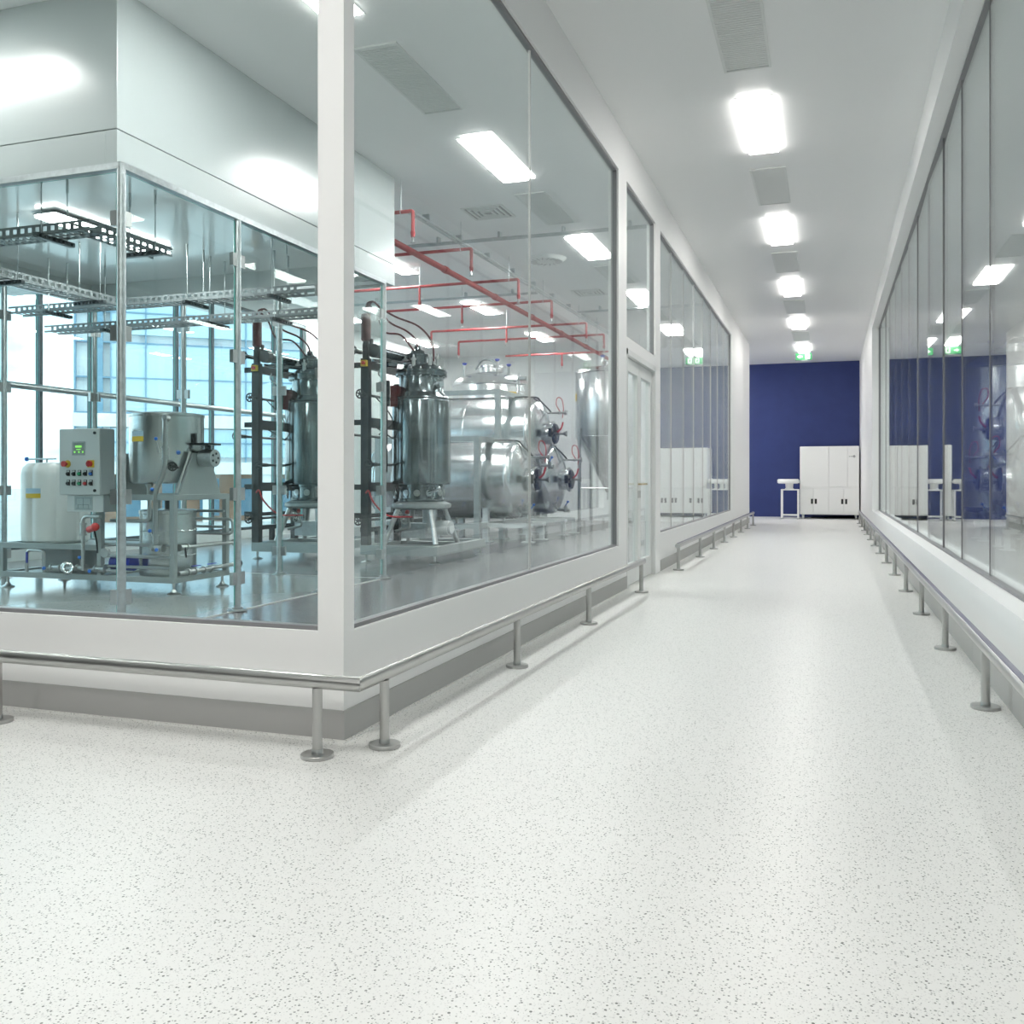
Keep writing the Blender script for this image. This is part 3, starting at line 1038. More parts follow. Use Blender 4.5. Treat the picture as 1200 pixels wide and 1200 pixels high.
# side pipes, front pipes and valves of the skid
yf = Y0 - .01
for z in (.26, .36, .475):
    pipe(sk, [(XM - .0, yf + .04, z), (X1 - .03, yf + .04, z)])
for z in (.62, .70, .78):
    pipe(sk, [(X1 - .65, Y1 - .05, z), (X1 + .02, Y1 - .05, z)] if z != .70 else [(X1 - .65, Y1 - .05, .70), (X1 + .12, Y1 - .05, .70), (X1 + .12, Y1 - .05, .55), (X1 - .6, Y1 - .05, .55)], .014)
pipe(sk, [(X1 + .02, Y0 + .04, .455), (X1 + .05, Y1 + .08, .455)])
pipe(sk, [(X1 + .02, Y0 + .05, .21), (X1 + .06, Y1 + .12, .235)], .020)
MB().cyl((X1 + .06, Y1 + .10, .235), (X1 + .06, Y1 + .15, .235), .04, seg=14).build('pipe_cap', 'dark', sk)
MB().cyl((X1 + .05, Y1 + .06, .455), (X1 + .05, Y1 + .11, .455), .034, seg=14).build('pipe_cap', 'steel', sk)
valve(sk, (X1 + .03, Y0 + .10, .455), (0, 1, 0))
MB().cyl((X1 + .05, Y0 + .10, .455), (X1 + .07, Y0 + .10, .36), .01, seg=6).build('lever', 'dark', sk)
for yy in (.22, .46):
    valve(sk, (X1 + .03, Y0 + yy, .215), (0, 1, 0))
    MB().box(X1 + .03, Y0 + yy, .262, X1 + .045, Y0 + yy + .13, .272).build('lever', 'dblue', sk, label='flat blue lever')
# transfer pipe climbing to the kettle
pipe(sk, [(-5.92, 7.24, 1.68), (-5.92, 7.24, 1.22), (-6.03, 7.24, .98), (-6.03, 7.24, .47)], .022, .06)
valve(sk, (-6.03, 7.24, .52), (0, 0, 1), (-.6, -.1, 1))
valve(sk, (-5.92, 7.24, 1.35), (0, 0, 1))
valve(sk, (-5.98, 7.22, .455), (1, 0, 0), (.6, -1, -.1))
pipe(sk, [(-6.2, 7.36, 1.05), (-6.2, 7.36, .70), (-6.66, 7.36, .70)], .018, .06)
valve(sk, (-6.2, 7.36, .995), (0, 0, 1), (.8, -.6, .1))
knob(sk, (-5.95, 7.20, 1.34), (-.28, 0, 1), .14)
# low left pipes
pipe(sk, [(-7.60, yf, .13), (-7.60, yf, .395), (-7.38, yf, .395), (-7.38, yf, .19)], .016, .05)
pipe(sk, [(-7.22, 7.24, .23), (-6.45, 7.24, .22)], .018)
pipe(sk, [(-6.83, 7.18, .22), (-6.83, 7.18, .745), (-6.62, 7.18, .745)], .017, .06)
MB().torus((-6.99, 7.16, .24), (0.3, -1, 0.2), .045, .014).torus((-7.05, 7.2, .245), (1, -.5, 0), .045, .014).build('clamp_ring', 'mirror', sk)
for (x, z) in ((-6.88, .24), (-6.66, .235)):
    valve(sk, (x, 7.22, z), (1, 0, 0), (0, -.3, 1) if x < -6.7 else (-.3, -1, -.1))
valve(sk, (-7.20, 7.22, .235), (1, 0, 0), (-.5, -.8, .0))
valve(sk, (-6.83, 7.18, .62), (0, 0, 1))
MB().box(-7.58, 7.215, .27, -7.56, 7.225, .38).build('lever', 'dblue', sk, label='flat blue lever')
MB().cyl((-6.56, 7.20, .40), (-6.56, 7.16, .40), .045, seg=18).build('pressure_gauge', 'cabside', sk)
MB().cyl((-6.72, 7.14, .62), (-6.60, 7.10, .65), .032, seg=12).ball((-6.61, 7.1, .65), .04).build('power_plug', 'redk', sk, label='red power plug')
MB().curve([(-6.62, 7.1, .62), (-6.60, 7.11, .5), (-6.61, 7.13, .40)], .008).build('cable', 'dark', sk)
# pump and motor under the shelf
MB().box(-7.62, 7.45, .162, -7.22, 7.85, .40).build('motor_box', 'cabside', sk, bevel=.01)
MB().cyl((-6.62, 7.36, .29), (-6.38, 7.36, .29), .075, seg=18).build('pump_motor', 'dblue', sk, label='dark blue pump motor')

# plastic storage tank on the shelf
tk = thing('storage_vessel', 'white fluted plastic tank with a blue and yellow label beside the control cabinet', 'tank', (-7.58, 7.60, .452))
def fl(r0, th):
    return r0
vs, fs = [], []
prof = [(.0, .0), (.29, .0), (.325, .03), (.33, .10), (.33, .70), (.315, .77), (.27, .815), (.1, .825), (0, .825)]
NS = 96
b = MB()
rings = []
for r, h in prof:
    ring = []
    for k in range(NS):
        a = 2 * PI * k / NS
        f = 1 - (.075 * (0.5 + 0.5 * math.cos(8 * a)) ** 6 if r > .2 else 0)
        ring.append((-7.58 + r * f * math.cos(a), 7.60 + r * f * math.sin(a), .452 + h))
    rings.append(ring)
allv = [p for rg in rings for p in rg]
ff = []
for i in range(len(prof) - 1):
    for k in range(NS):
        k2 = (k + 1) % NS
        ff.append((i * NS + k, i * NS + k2, (i + 1) * NS + k2, (i + 1) * NS + k))
b.add(allv, ff, True)
b.build('body', 'white', tk)


def curved_label(root, cx, cy, r, a0, a1, z0, z1, m, name='label_band', label=None):
    n = 8
    vs_, fs_ = [], []
    for k in range(n + 1):
        a = a0 + (a1 - a0) * k / n
        for rr in (r, r + .003):
            for z in (z0, z1):
                vs_.append((cx + rr * math.cos(a), cy + rr * math.sin(a), z))
    for k in range(n):
        p = k * 4
        fs_ += [(p + 2, p + 6, p + 7, p + 3), (p, p + 1, p + 5, p + 4), (p + 1, p + 3, p + 7, p + 5), (p, p + 4, p + 6, p + 2)]
    fs_ += [(0, 2, 3, 1), (n * 4, n * 4 + 1, n * 4 + 3, n * 4 + 2)]
    return MB().add(vs_, fs_, True).build(name, m, root, label)


curved_label(tk, -7.58, 7.60, .331, R(-100), R(-70), .96, 1.012, 'paleblue', label='pale blue label')
curved_label(tk, -7.58, 7.60, .331, R(-100), R(-70), .915, .96, 'yellow', label='yellow label')
MB().cyl((-7.97, 7.62, 1.315), (-7.6, 7.62, 1.315), .009, seg=8).cyl((-7.72, 7.62, 1.26), (-7.72, 7.62, 1.315), .009, seg=8).build('lever', 'steel', tk)
MB().ball((-7.99, 7.62, 1.315), .024).build('ball_knob', 'bluek', tk, label='blue ball knob')
MB().cyl((-7.30, 7.58, 1.277), (-7.30, 7.58, 1.33), .05, seg=16).build('cap', 'steel', tk)

# control cabinet
cb = thing('control_cabinet', 'grey control cabinet with push buttons, green display and red stop knob', 'control cabinet', (-6.82, 7.25, .79))
cx0, cx1, cy0, cy1, cz0, cz1 = -7.065, -6.575, 7.12, 7.32, .95, 1.59
MB().box(cx0, cy0 + .012, cz0, cx1, cy1, cz1).build('body', 'cabside', cb, bevel=.008)
MB().box(cx0 + .004, cy0, cz0 + .004, cx1 - .004, cy0 + .012, cz1 - .004).build('door', 'cab', cb, bevel=.004)
MB().box(cx0 + .07, cy0 + .03, .79, cx1 + .02, cy0 + .045, .95).build('lower_plate', 'cab', cb, bevel=.003)
MB().box(cx1 + .022, cy0 + .02, .79, cx1 + .036, cy0 + .2, .95).build('bracket', 'skid', cb)
def fxc(u):   # fraction across the door
    return cx0 + u * (cx1 - cx0)
def fzc(v):   # fraction down the door
    return cz1 - v * (cz1 - cz0)
yfc = cy0
scr = MB().box(fxc(.33), yfc - .004, fzc(.40), fxc(.66), yfc, fzc(.19)).build('display', 'cabside', cb, bevel=.002)
MB().box(fxc(.37), yfc - .006, fzc(.375), fxc(.63), yfc - .004, fzc(.215)).build('screen', 'screen', scr)
b = MB()
b.box(fxc(.42), yfc - .0072, fzc(.285), fxc(.57), yfc - .006, fzc(.255))
b.box(fxc(.44), yfc - .0072, fzc(.320), fxc(.55), yfc - .006, fzc(.308))
for u in (.385, .49, .585):
    b.box(fxc(u), yfc - .0072, fzc(.365), fxc(u + .035), yfc - .006, fzc(.338))
b.build('display_text', 'lcd', scr)
es = MB().cyl((fxc(.22), yfc, fzc(.53)), (fxc(.22), yfc - .006, fzc(.53)), .036, seg=20).build('stop_ring', 'yellow', cb, label='yellow ring of the stop knob')
MB().cyl((fxc(.20), yfc - .006, fzc(.53)), (fxc(.20), yfc - .035, fzc(.53)), .014, seg=12).cyl((fxc(.20), yfc - .03, fzc(.53)), (fxc(.20), yfc - .05, fzc(.53)), .028, seg=16).build('stop_button', 'redk', es, label='red mushroom stop button')
ms = MB().box(fxc(.71), yfc - .006, fzc(.585), fxc(.87), yfc, fzc(.475)).build('switch_plate', 'yellow', cb, label='yellow square switch plate')
MB().cyl((fxc(.78), yfc - .006, fzc(.53)), (fxc(.78), yfc - .03, fzc(.53)), .03, seg=16).box(fxc(.77), yfc - .045, fzc(.57), fxc(.79), yfc - .03, fzc(.49)).build('switch_knob', 'redk', ms, label='red rotary switch')
cols = [['black', 'black', 'greenk', 'black', 'bluek'], ['black', 'black', 'greenk', 'redk', 'black']]
for r_ in range(2):
    for c_ in range(5):
        u, v = .24 + c_ * .14, .67 + r_ * .145
        bb = MB().box(fxc(u) - .016, yfc - .008, fzc(v) - .026, fxc(u) + .016, yfc, fzc(v) + .03).build('button_holder', 'black' if (r_, c_) != (9, 9) else 'cab', cb)
        MB().box(fxc(u) - .010, yfc - .009, fzc(v) + .012, fxc(u) + .012, yfc - .008, fzc(v) + .026).build('legend_plate', 'cab', bb)
        MB().cyl((fxc(u), yfc - .008, fzc(v) - .006), (fxc(u), yfc - .024, fzc(v) - .006), .0145, seg=14).build('push_button', cols[r_][c_], bb)
for v in (.07, .93):
    MB().cyl((fxc(.89), yfc, fzc(v)), (fxc(.89), yfc - .012, fzc(v)), .014, seg=12).build('lock', 'dark', cb)
yp = cy0 + .03
dg = MB().box(fxc(.33), yp - .003, .805, fxc(.77), yp, .938).build('diagram_plate', 'plate', cb)
b = MB()
for (u0, v0, u1, v1) in ((.37, .1, .73, .1), (.37, .1, .37, .6), (.55, .1, .55, .85), (.73, .1, .73, .6), (.42, .6, .68, .6), (.42, .6, .42, .9), (.68, .6, .68, .9), (.37, .9, .73, .9)):
    za, zb_ = .935 - v0 * .127, .935 - v1 * .127
    b.box(fxc(min(u0, u1)) - .0015, yp - .0042, min(za, zb_) - .0015, fxc(max(u0, u1)) + .0015, yp - .003, max(za, zb_) + .0015)
b.build('engraving', 'ink', dg)

# tilting kettle
kt = thing('tilting_kettle', 'round stainless tilting kettle with a blue and yellow label on the skid frame', 'kettle', (-6.24, 7.66, .957))
kc = (-6.24, 7.66)
MB().lathe([(0, 0), (.30, 0), (.345, .012), (.352, .03), (.352, .655), (.358, .66), (.358, .68), (.335, .69), (.2, .705), (0, .71)], (kc[0], kc[1], 1.06), seg=64).build('body', 'kettle', kt)
curved_label(kt, kc[0], kc[1], .353, R(-114), R(-88), 1.517, 1.567, 'paleblue', label='pale blue label')
curved_label(kt, kc[0], kc[1], .353, R(-114), R(-88), 1.467, 1.517, 'yellow', label='yellow label')
for x in (X1 - .0, XM + .04):
    b = MB()
    b.prism([(7.33, .957), (7.96, .957), (7.78, 1.36), (7.54, 1.36)], lambda u, v, d: (d, u, v), x - .012, x + .012)
    b.box(x - .02, 7.30, .957, x + .03, 7.335, .975)
    b.build('support_plate', 'skid', kt)
MB().tube([(X1 - .02, 7.31, .96), (X1 - .02, 7.53, 1.37)], .012, 6).build('support_edge', 'steel', kt)
tr = MB().cyl((X1 - .16, 7.66, 1.33), (X1 + .03, 7.66, 1.33), .05, seg=16).build('trunnion', 'dark', kt)
MB().cyl((X1 + .02, 7.66, 1.31), (X1 + .17, 7.66, 1.31), .085, seg=24).cyl((X1 + .0, 7.66, 1.31), (X1 + .03, 7.66, 1.31), .06, seg=16).build('gear_motor', 'galv', kt)
b = MB()
for k in range(5):
    a = 2 * PI * k / 5
    b.cyl((X1 + .165, 7.66 + .045 * math.cos(a), 1.31 + .045 * math.sin(a)), (X1 + .174, 7.66 + .045 * math.cos(a), 1.31 + .045 * math.sin(a)), .012, seg=8)
b.build('bolt', 'dark', kt)
MB().box(X1 - .05, 7.55, 1.435, X1 + .17, 7.75, 1.455).cyl((X1 + .08, 7.66, 1.38), (X1 + .08, 7.66, 1.44), .03, seg=10).box(X1 - .04, 7.6, 1.45, X1 - .02, 7.63, 1.55).build('terminal_box', 'dark', kt)
def kp(deg, r, z):
    return (kc[0] + r * math.cos(R(deg)), kc[1] + r * math.sin(R(deg)), z)
MB().wheel(kp(-44, .42, 1.225), (.7, -.7, 0), .038, .008).cyl(kp(-44, .33, 1.225), kp(-44, .44, 1.225), .014, seg=8).cyl(kp(-44, .40, 1.225), kp(-36, .44, 1.215), .012, seg=8).build('hand_wheel', 'dark', kt)
MB().ball(kp(-34, .362, 1.36), .02).build('ball_knob', 'bluek', kt, label='blue ball knob')
MB().cyl(kp(-52, .33, 1.68), (-5.92, 7.24, 1.68), .024, seg=12).cyl((-5.92, 7.28, 1.68), (-5.92, 7.225, 1.68), .032, seg=12).build('inlet', 'steel', kt)
MB().cyl((-6.2, 7.36, 1.06), (-6.2, 7.36, 1.03), .03, seg=12).build('outlet', 'steel', kt)
MB().cyl(kp(-140, .25, 1.765), kp(-141, .38, 1.775), .008, seg=6).build('lever', 'steel', kt)
MB().ball(kp(-141, .40, 1.777), .024).build('ball_knob', 'bluek', kt, label='blue ball knob')
# lower drum
dm = thing('process_drum', 'stainless drum standing inside the lower bay of the skid', 'drum', (-6.24, 7.68, .16))
MB().lathe([(0, 0), (.262, 0), (.268, .006), (.268, .60), (.275, .605), (.275, .635), (.25, .645), (0, .655)], (-6.24, 7.68, .16), seg=56).build('body', 'kettle', dm)
MB().cyl((-6.24, 7.68, .815), (-6.24, 7.68, .90), .035, seg=12).build('neck', 'dark', dm)
b = MB()
b.torus((-6.24, 7.68, .36), (0, 0, 1), .268, .006, 56, 6).torus((-6.24, 7.68, .60), (0, 0, 1), .268, .006, 56, 6)
b.build('hoop', 'kettle', dm)

# ================================================================== REACTORS
rc = thing('reactor', 'tall dark steel reactor seen whole just right of the white corner post', 'reactor', (-5.3, 11.88, .006), )
bx0, bx1, by0, by1 = -5.86, -4.76, 10.98, 12.76
b = MB()
for y in (by0 + .05, by1 - .05):
    b.box(bx0, y - .05, .11, bx1, y + .05, .235)
for y in (11.28, 12.05):
    b.box(bx0 + .1, y - .05, .112, bx1 - .1, y + .05, .233)
for x in (bx0 + .05, bx1 - .05):
    b.box(x - .05, by0 + .1, .111, x + .05, by1 - .1, .234)
b.build('base_frame', 'skid', rc, bevel=.005)
for x in (bx0 + .06, bx1 - .06):
    for y in (by0 + .06, by1 - .06):
        MB().cyl((x, y, .02), (x, y, .12), .016, seg=10).lathe([(0, 0), (.07, 0), (.07, .008), (.03, .022), (0, .03)], (x, y, .006), seg=20).build('levelling_foot', 'steel', rc)
CX, CY = -5.80, 11.03
MB().box(CX - .055, CY - .05, .235, CX + .055, CY + .05, 2.70).box(CX - .035, CY - .035, 2.70, CX + .035, CY + .035, 2.90).build('column', 'dark', rc, bevel=.004)
MB().box(CX - .04, 11.93, .235, CX + .04, 12.02, 2.45).build('column', 'dark', rc, bevel=.004)
for z, h in ((2.62, .10), (1.86, .13), (1.0, .12), (.62, .05)):
    MB().box(CX - .03, CY - .05, z - h / 2, CX + .03, 12.0, z + h / 2).box(CX - .22, CY + .02, z - .035, CX, CY + .05, z + .035).build('cross_beam', 'dark', rc)
MB().box(CX - .12, CY + .06, .40, CX - .02, 11.9, .46).box(CX - .12, 11.5, .235, CX - .06, 11.56, .43).build('lower_beam', 'dark', rc)
ac = MB().lathe([(0, 0), (.05, 0), (.065, .02), (.065, .34), (.055, .36), (0, .36)], (CX, CY, 2.93), seg=20).build('accumulator', 'maroon', rc, label='maroon pressure cylinder')
MB().cyl((CX, CY, 2.88), (CX, CY, 2.94), .04, seg=12).build('neck', 'dark', ac)
MB().cyl((CX, CY, 3.29), (CX, CY, 3.36), .022, seg=10).build('fitting', 'steel', ac)
hz = [[(CX, CY, 3.35), (CX + .02, CY + .02, 3.44), (CX + .10, CY + .10, 3.44), (CX + .2, 11.3, 3.22), (CX + .36, 11.5, 3.12), (CX + .46, 11.6, 3.0), (CX + .48, 11.63, 2.84)],
      [(CX + .02, CY, 3.34), (CX + .07, CY + .05, 3.46), (CX + .16, CY + .12, 3.38), (CX + .3, 11.3, 3.28), (CX + .52, 11.55, 3.18), (CX + .66, 11.68, 2.98), (CX + .68, 11.70, 2.72)],
      [(CX - .02, CY, 3.33), (CX + .0, CY + .06, 3.42), (CX + .1, CY + .12, 3.30), (CX + .16, 11.25, 3.08), (CX + .32, 11.42, 3.05), (CX + .44, 11.57, 2.86)]]
for h in hz:
    MB().curve(h, .013).build('hose', 'hose', rc, label='dark red hose')
# hand wheels on shafts
for (dx, z, y0) in ((-.13, 2.80, 10.90), (.0, 2.22, 10.86), (-.25, 1.70, 10.90), (.10, 1.30, 10.90), (-.05, .56, 10.90)):
    sh = MB().cyl((CX + dx, y0, z), (CX + dx, 12.05, z - .0), .018, seg=10).cyl((CX + dx, y0 + .1, z), (CX + dx, y0 + .22, z), .028, seg=10).build('valve_shaft', 'dark', rc)
    MB().wheel((CX + dx, y0, z), (0, 1, 0), .055, .010).build('hand_wheel', 'dark', sh)
# filter housing and thin piping
MB().cyl((CX + .19, 11.25, 2.08), (CX + .19, 11.25, 2.42), .045, seg=14).cyl((CX + .19, 11.25, 1.2), (CX + .19, 11.25, 2.08), .016, seg=8).build('filter_housing', 'dark', rc)
MB().curve([(CX + .19, 11.25, 2.42), (CX + .10, 11.2, 2.50), (CX + .12, 11.2, 2.58)], .01).build('thin_pipe', 'steel', rc)
MB().curve([(CX + .1, 11.1, 2.2), (CX + .2, 11.3, 2.0), (CX + .22, 11.35, 1.85), (CX + .1, 11.2, 1.7)], .008).curve([(CX + .06, 11.2, 1.8), (CX + .25, 11.5, 1.6), (CX + .3, 11.7, 1.5)], .01).build('cable', 'black', rc)
for z in (1.55, 1.42):
    MB().wheel((CX + .30, 11.5, z + .1), (1, -1, .3), .05, .009).cyl((CX + .26, 11.54, z + .1), (CX + .45, 11.6, z), .016, seg=8).build('small_valve', 'dark', rc)
sb = MB().box(CX - .03, CY - .10, 2.59, CX + .05, CY - .05, 2.67).build('switch_box', 'yellow', rc, label='yellow isolator box')
MB().cyl((CX + .02, CY - .10, 2.63), (CX + .02, CY - .13, 2.63), .025, seg=12).build('switch_knob', 'redk', sb)
MB().curve([(CX + .02, 10.98, .92), (CX + .06, 10.99, .95), (CX + .10, 11.05, .80), (CX + .24, 11.2, .62), (CX + .5, 11.4, .60)], .012).build('hose', 'redhose', rc, label='bright red hose')
MB().curve([(CX + .26, 11.4, 2.35), (CX + .30, 11.45, 2.15), (CX + .36, 11.5, 2.12)], .014).build('hose', 'bhose', rc, label='blue hose')
MB().box(CX + .22, 11.3, 2.08, CX + .32, 11.42, 2.36).build('pump_body', 'maroon', rc)
# cooler arm above the beam
cl = MB().cyl((CX + .12, 11.08, 2.80), (CX + .30, 12.0, 2.76), .065, seg=18).build('cylinder_arm', 'reactor', rc)
MB().cyl((CX + .11, 11.03, 2.80), (CX + .12, 11.12, 2.80), .09, seg=18).box(CX + .05, 11.03, 2.86, CX + .08, 11.08, 2.96).build('end_cover', 'dark', cl)
MB().cyl((CX + .06, 11.1, 2.68), (CX + .4, 11.55, 2.68), .025, seg=10).cyl((CX + .2, 11.25, 2.64), (CX + .28, 11.36, 2.64), .04, seg=10).build('thin_pipe', 'reactor', rc)
# vessel
VX, VY = -5.28, 11.65
vs_ = MB().lathe([(.35, 1.03), (.395, 1.04), (.40, 1.06), (.40, 2.16), (.39, 2.19), (.315, 2.27), (.305, 2.29), (.305, 2.52)], (VX, VY, 0), seg=56).build('vessel', 'reactor', rc)
MB().lathe([(.292, 2.50), (.345, 2.50), (.35, 2.505), (.35, 2.535), (.345, 2.54), (.345, 2.545), (.35, 2.55), (.35, 2.58), (.345, 2.585), (.29, 2.585), (.25, 2.64), (.16, 2.68), (0, 2.70)], (VX, VY, 0), seg=48).build('head', 'reactor', rc)
b = MB()
for k in range(16):
    a = 2 * PI * k / 16
    b.cyl((VX + .328 * math.cos(a), VY + .328 * math.sin(a), 2.49), (VX + .328 * math.cos(a), VY + .328 * math.sin(a), 2.61), .012, seg=6)
b.build('bolt', 'steel', rc)
MB().torus((VX, VY, 2.20), (0, 0, 1), .385, .016, 48, 8).build('hoop', 'reactor', rc)
MB().lathe([(.13, 2.66), (.13, 2.78), (.15, 2.785), (.15, 2.81), (.11, 2.82), (.09, 2.86), (.05, 2.88), (.04, 2.93), (0, 2.93)], (VX - .06, VY, 0), seg=24).build('agitator_neck', 'reactor', rc)
for (a, r_, h) in ((0.3, .22, .16), (1.2, .23, .12), (-.6, .22, .14), (2.3, .24, .11), (-1.6, .24, .12), (3.6, .22, .13)):
    px, py = VX + r_ * math.cos(a), VY + r_ * math.sin(a)
    MB().cyl((px, py, 2.62), (px, py, 2.62 + h), .026, seg=10).cyl((px, py, 2.62 + h - .03), (px, py, 2.62 + h - .01), .04, seg=12).cyl((px, py, 2.62 + h), (px, py, 2.66 + h), .014, seg=8).build('nozzle', 'steel', rc)
MB().cyl((VX + .28, VY - .1, 2.38), (VX + .36, VY - .14, 2.38), .04, seg=14).build('port', 'steel', rc)
lr = MB().lathe([(.24, .80), (.31, .80), (.318, .815), (.318, .84), (.30, .85), (.30, .99), (.318, 1.0), (.318, 1.035), (.30, 1.04)], (VX, VY, 0), seg=48).build('lower_ring', 'reactor', rc)
b = MB()
for a in (-1.9, -1.35, -.8, -.2, .5, 2.6):
    d = Vector((math.cos(a), math.sin(a), 0))
    p = Vector((VX, VY, .92))
    b.cyl(p + d * .29, p + d * .315, .045, seg=16).cyl(p + d * .31, p + d * .325, .016, seg=8)
b.build('porthole', 'steel', lr)
MB().tube([(VX + .24, VY - .22, 1.0), (VX + .3, VY - .26, .98), (VX + .30, VY - .26, .86), (VX + .24, VY - .22, .85)], .014, 8, .03).cyl((VX + .22, VY - .24, .93), (VX + .38, VY - .3, .97), .025, seg=10).ball((VX + .38, VY - .3, .98), .034).build('clamp_valve', 'mirror', rc)
MB().torus((VX - .30, VY - .2, .92), (1, .6, 0), .075, .016, 20, 8).build('clamp_ring', 'mirror', rc)
MB().lathe([(0, .70), (.36, .70), (.40, .72), (.405, .745), (.40, .77), (.33, .80), (0, .80)], (VX, VY, 0), seg=48).build('support_plate', 'skid', rc)
for k in range(4):
    a = PI / 4 + k * PI / 2
    d = Vector((math.cos(a), math.sin(a), 0))
    MB().cyl(Vector((VX, VY, .72)) + d * .33, Vector((VX, VY, .235)) + d * .53, .035, seg=14).build('leg', 'steel', rc)
MB().cyl((VX + .08, VY + .1, .45), (VX + .08, VY + .1, .71), .10, seg=16).box(VX - .28, VY - .05, .30, VX + .08, VY + .25, .50).build('gear_box', 'galv', rc)
MB().cyl((VX + .08, VY + .12, .44), (VX + .36, VY + .12, .44), .10, seg=20).cyl((VX + .36, VY + .12, .44), (VX + .40, VY + .12, .44), .085, seg=20).build('motor', 'cab', rc)
b = MB()
b.tube([(VX - .3, VY - .05, .62), (VX - .15, VY - .15, .60), (VX - .1, VY - .15, .45), (VX - .3, VY - .2, .40)], .022, 8, .05)
b.wheel((VX - .15, VY - .2, .55), (.3, -1, 0), .05, .01).wheel((VX - .26, VY - .16, .62), (1, -.6, 0), .045, .01)
b.build('drain_valve', 'steel', rc)
MB().ball((VX - .12, VY - .2, .66), .03).build('red_cap', 'redk', rc)
copy_tree(rc, (-6.98, 11.88, .006), label='tall dark steel reactor half hidden behind the white corner post, against the windows')

# ================================================================== HORIZONTAL TANKS
HR = 0.69
tx0, tx1 = -7.85, -5.32     # cylinder ends


def horizontal_tank(cy, cz, label):
    t = thing('storage_tank', label, 'tank', ((tx0 + tx1) / 2, cy, cz - HR), 'horizontal steel tanks in the rack')
    half = [(HR, 0.0)]
    kr = .13
    for i in range(1, 9):
        a = R(68) * i / 8
        half.append((HR - kr + kr * math.cos(a), kr * math.sin(a)))
    r0_, h0_ = half[-1]
    for i in range(1, 11):
        u = i / 10
        half.append((r0_ * (1 - u), h0_ + .17 * (1 - (1 - u) ** 2)))
    prof = [(r_, tx0 - h_) for r_, h_ in reversed(half)] + [(r_, tx1 + h_) for r_, h_ in half]
    MB().lathe(prof, (0, cy, cz), (1, 0, 0), 72).build('shell', 'tank', t)
    b = MB()
    for x in (tx1 + .02, tx1 - .45, tx1 - 1.2, tx0 + .05):
        b.torus((x, cy, cz), (1, 0, 0), HR + .002, .012, 64, 6)
    b.build('weld_band', 'tank', t)
    xm = tx1 + .40
    MB().cyl((tx1 + .22, cy, cz), (xm - .02, cy, cz), .20, seg=32).build('manhole_neck', 'tank', t)
    mh = MB().lathe([(0, .06), (.17, .06), (.185, .05), (.185, .02), (.21, -.02), (0, -.04)], (xm - .01, cy, cz), (1, 0, 0), 36).build('manhole', 'manhole', t, label='dark round manhole cover')
    MB().torus((xm - .02, cy, cz), (1, 0, 0), .215, .028, 36, 8).build('manhole_ring', 'tank', mh)
    MB().cyl((xm + .04, cy, cz), (xm + .20, cy, cz), .022, seg=10).cyl((xm + .18, cy, cz), (xm + .24, cy, cz), .03, .055, 12).build('clamp_screw', 'steel', mh)
    MB().box(xm - .02, cy - .36, cz - .07, xm + .05, cy - .24, cz + .09).box(xm + .05, cy - .33, cz - .02, xm + .09, cy, cz + .02).build('hinge', 'dark', mh)
    # sensor stub above the manhole, with its looped red lead
    sx = tx1 + .30
    ss = MB().cyl((sx - .05, cy + .04, cz + .40), (sx + .30, cy + .04, cz + .40), .020, seg=10).cyl((sx + .28, cy + .04, cz + .40), (sx + .33, cy + .04, cz + .40), .045, seg=12).cyl((sx + .16, cy + .04, cz + .40), (sx + .19, cy + .04, cz + .40), .034, seg=12).build('sensor_stub', 'steel', t)
    MB().curve([(sx + .20, cy + .04, cz + .42), (sx + .12, cy + .06, cz + .55), (sx + .14, cy + .06, cz + .68), (sx + .22, cy + .06, cz + .66), (sx + .26, cy + .05, cz + .50), (sx + .25, cy + .03, cz + .30)], .008).build('lead', 'redhose', ss, label='thin red looped lead')
    MB().curve([(sx + .26, cy + .03, cz + .22), (sx + .22, cy + .03, cz + .10), (sx + .14, cy + .02, cz + .02)], .017).build('hose', 'redhose', ss, label='thick red hose')
    # dark cable over the top
    MB().curve([(tx0 + .3, cy - .12, cz + HR + .01), (tx1 - .9, cy - .12, cz + HR + .01), (tx1, cy - .12, cz + HR + .005), (tx1 + .14, cy - .06, cz + HR * .90), (tx1 + .26, cy - .02, cz + HR * .72), (sx + .02, cy + .03, cz + .42)], .014).build('cable', 'black', t)
    # drain valve at the bottom of the dish
    dv = MB().cyl((tx1 + .14, cy, cz - .60), (tx1 + .33, cy, cz - .60), .03, seg=12).cyl((tx1 + .30, cy, cz - .66), (tx1 + .30, cy, cz - .52), .034, seg=12).cyl((tx1 + .34, cy, cz - .62), (tx1 + .38, cy, cz - .62), .045, seg=12).build('drain_valve', 'steel', t)
    MB().cyl((tx1 + .30, cy, cz - .52), (tx1 + .34, cy, cz - .46), .010, seg=8).ball((tx1 + .35, cy, cz - .445), .026).build('ball_knob', 'bluek', dv, label='blue ball knob')
    return t


TY1, TY2, TYM = 15.78, 18.05, 16.915
ht1 = horizontal_tank(TY1, 1.10, 'lower steel tank nearest the glass in the left room, in front of the others')
ht2 = horizontal_tank(TYM, 1.965, 'upper steel tank of the left room, resting above the gap between two lower tanks')
ht3 = horizontal_tank(TY2, 1.10, 'lower steel tank farthest back in the left room, half hidden behind its neighbour')
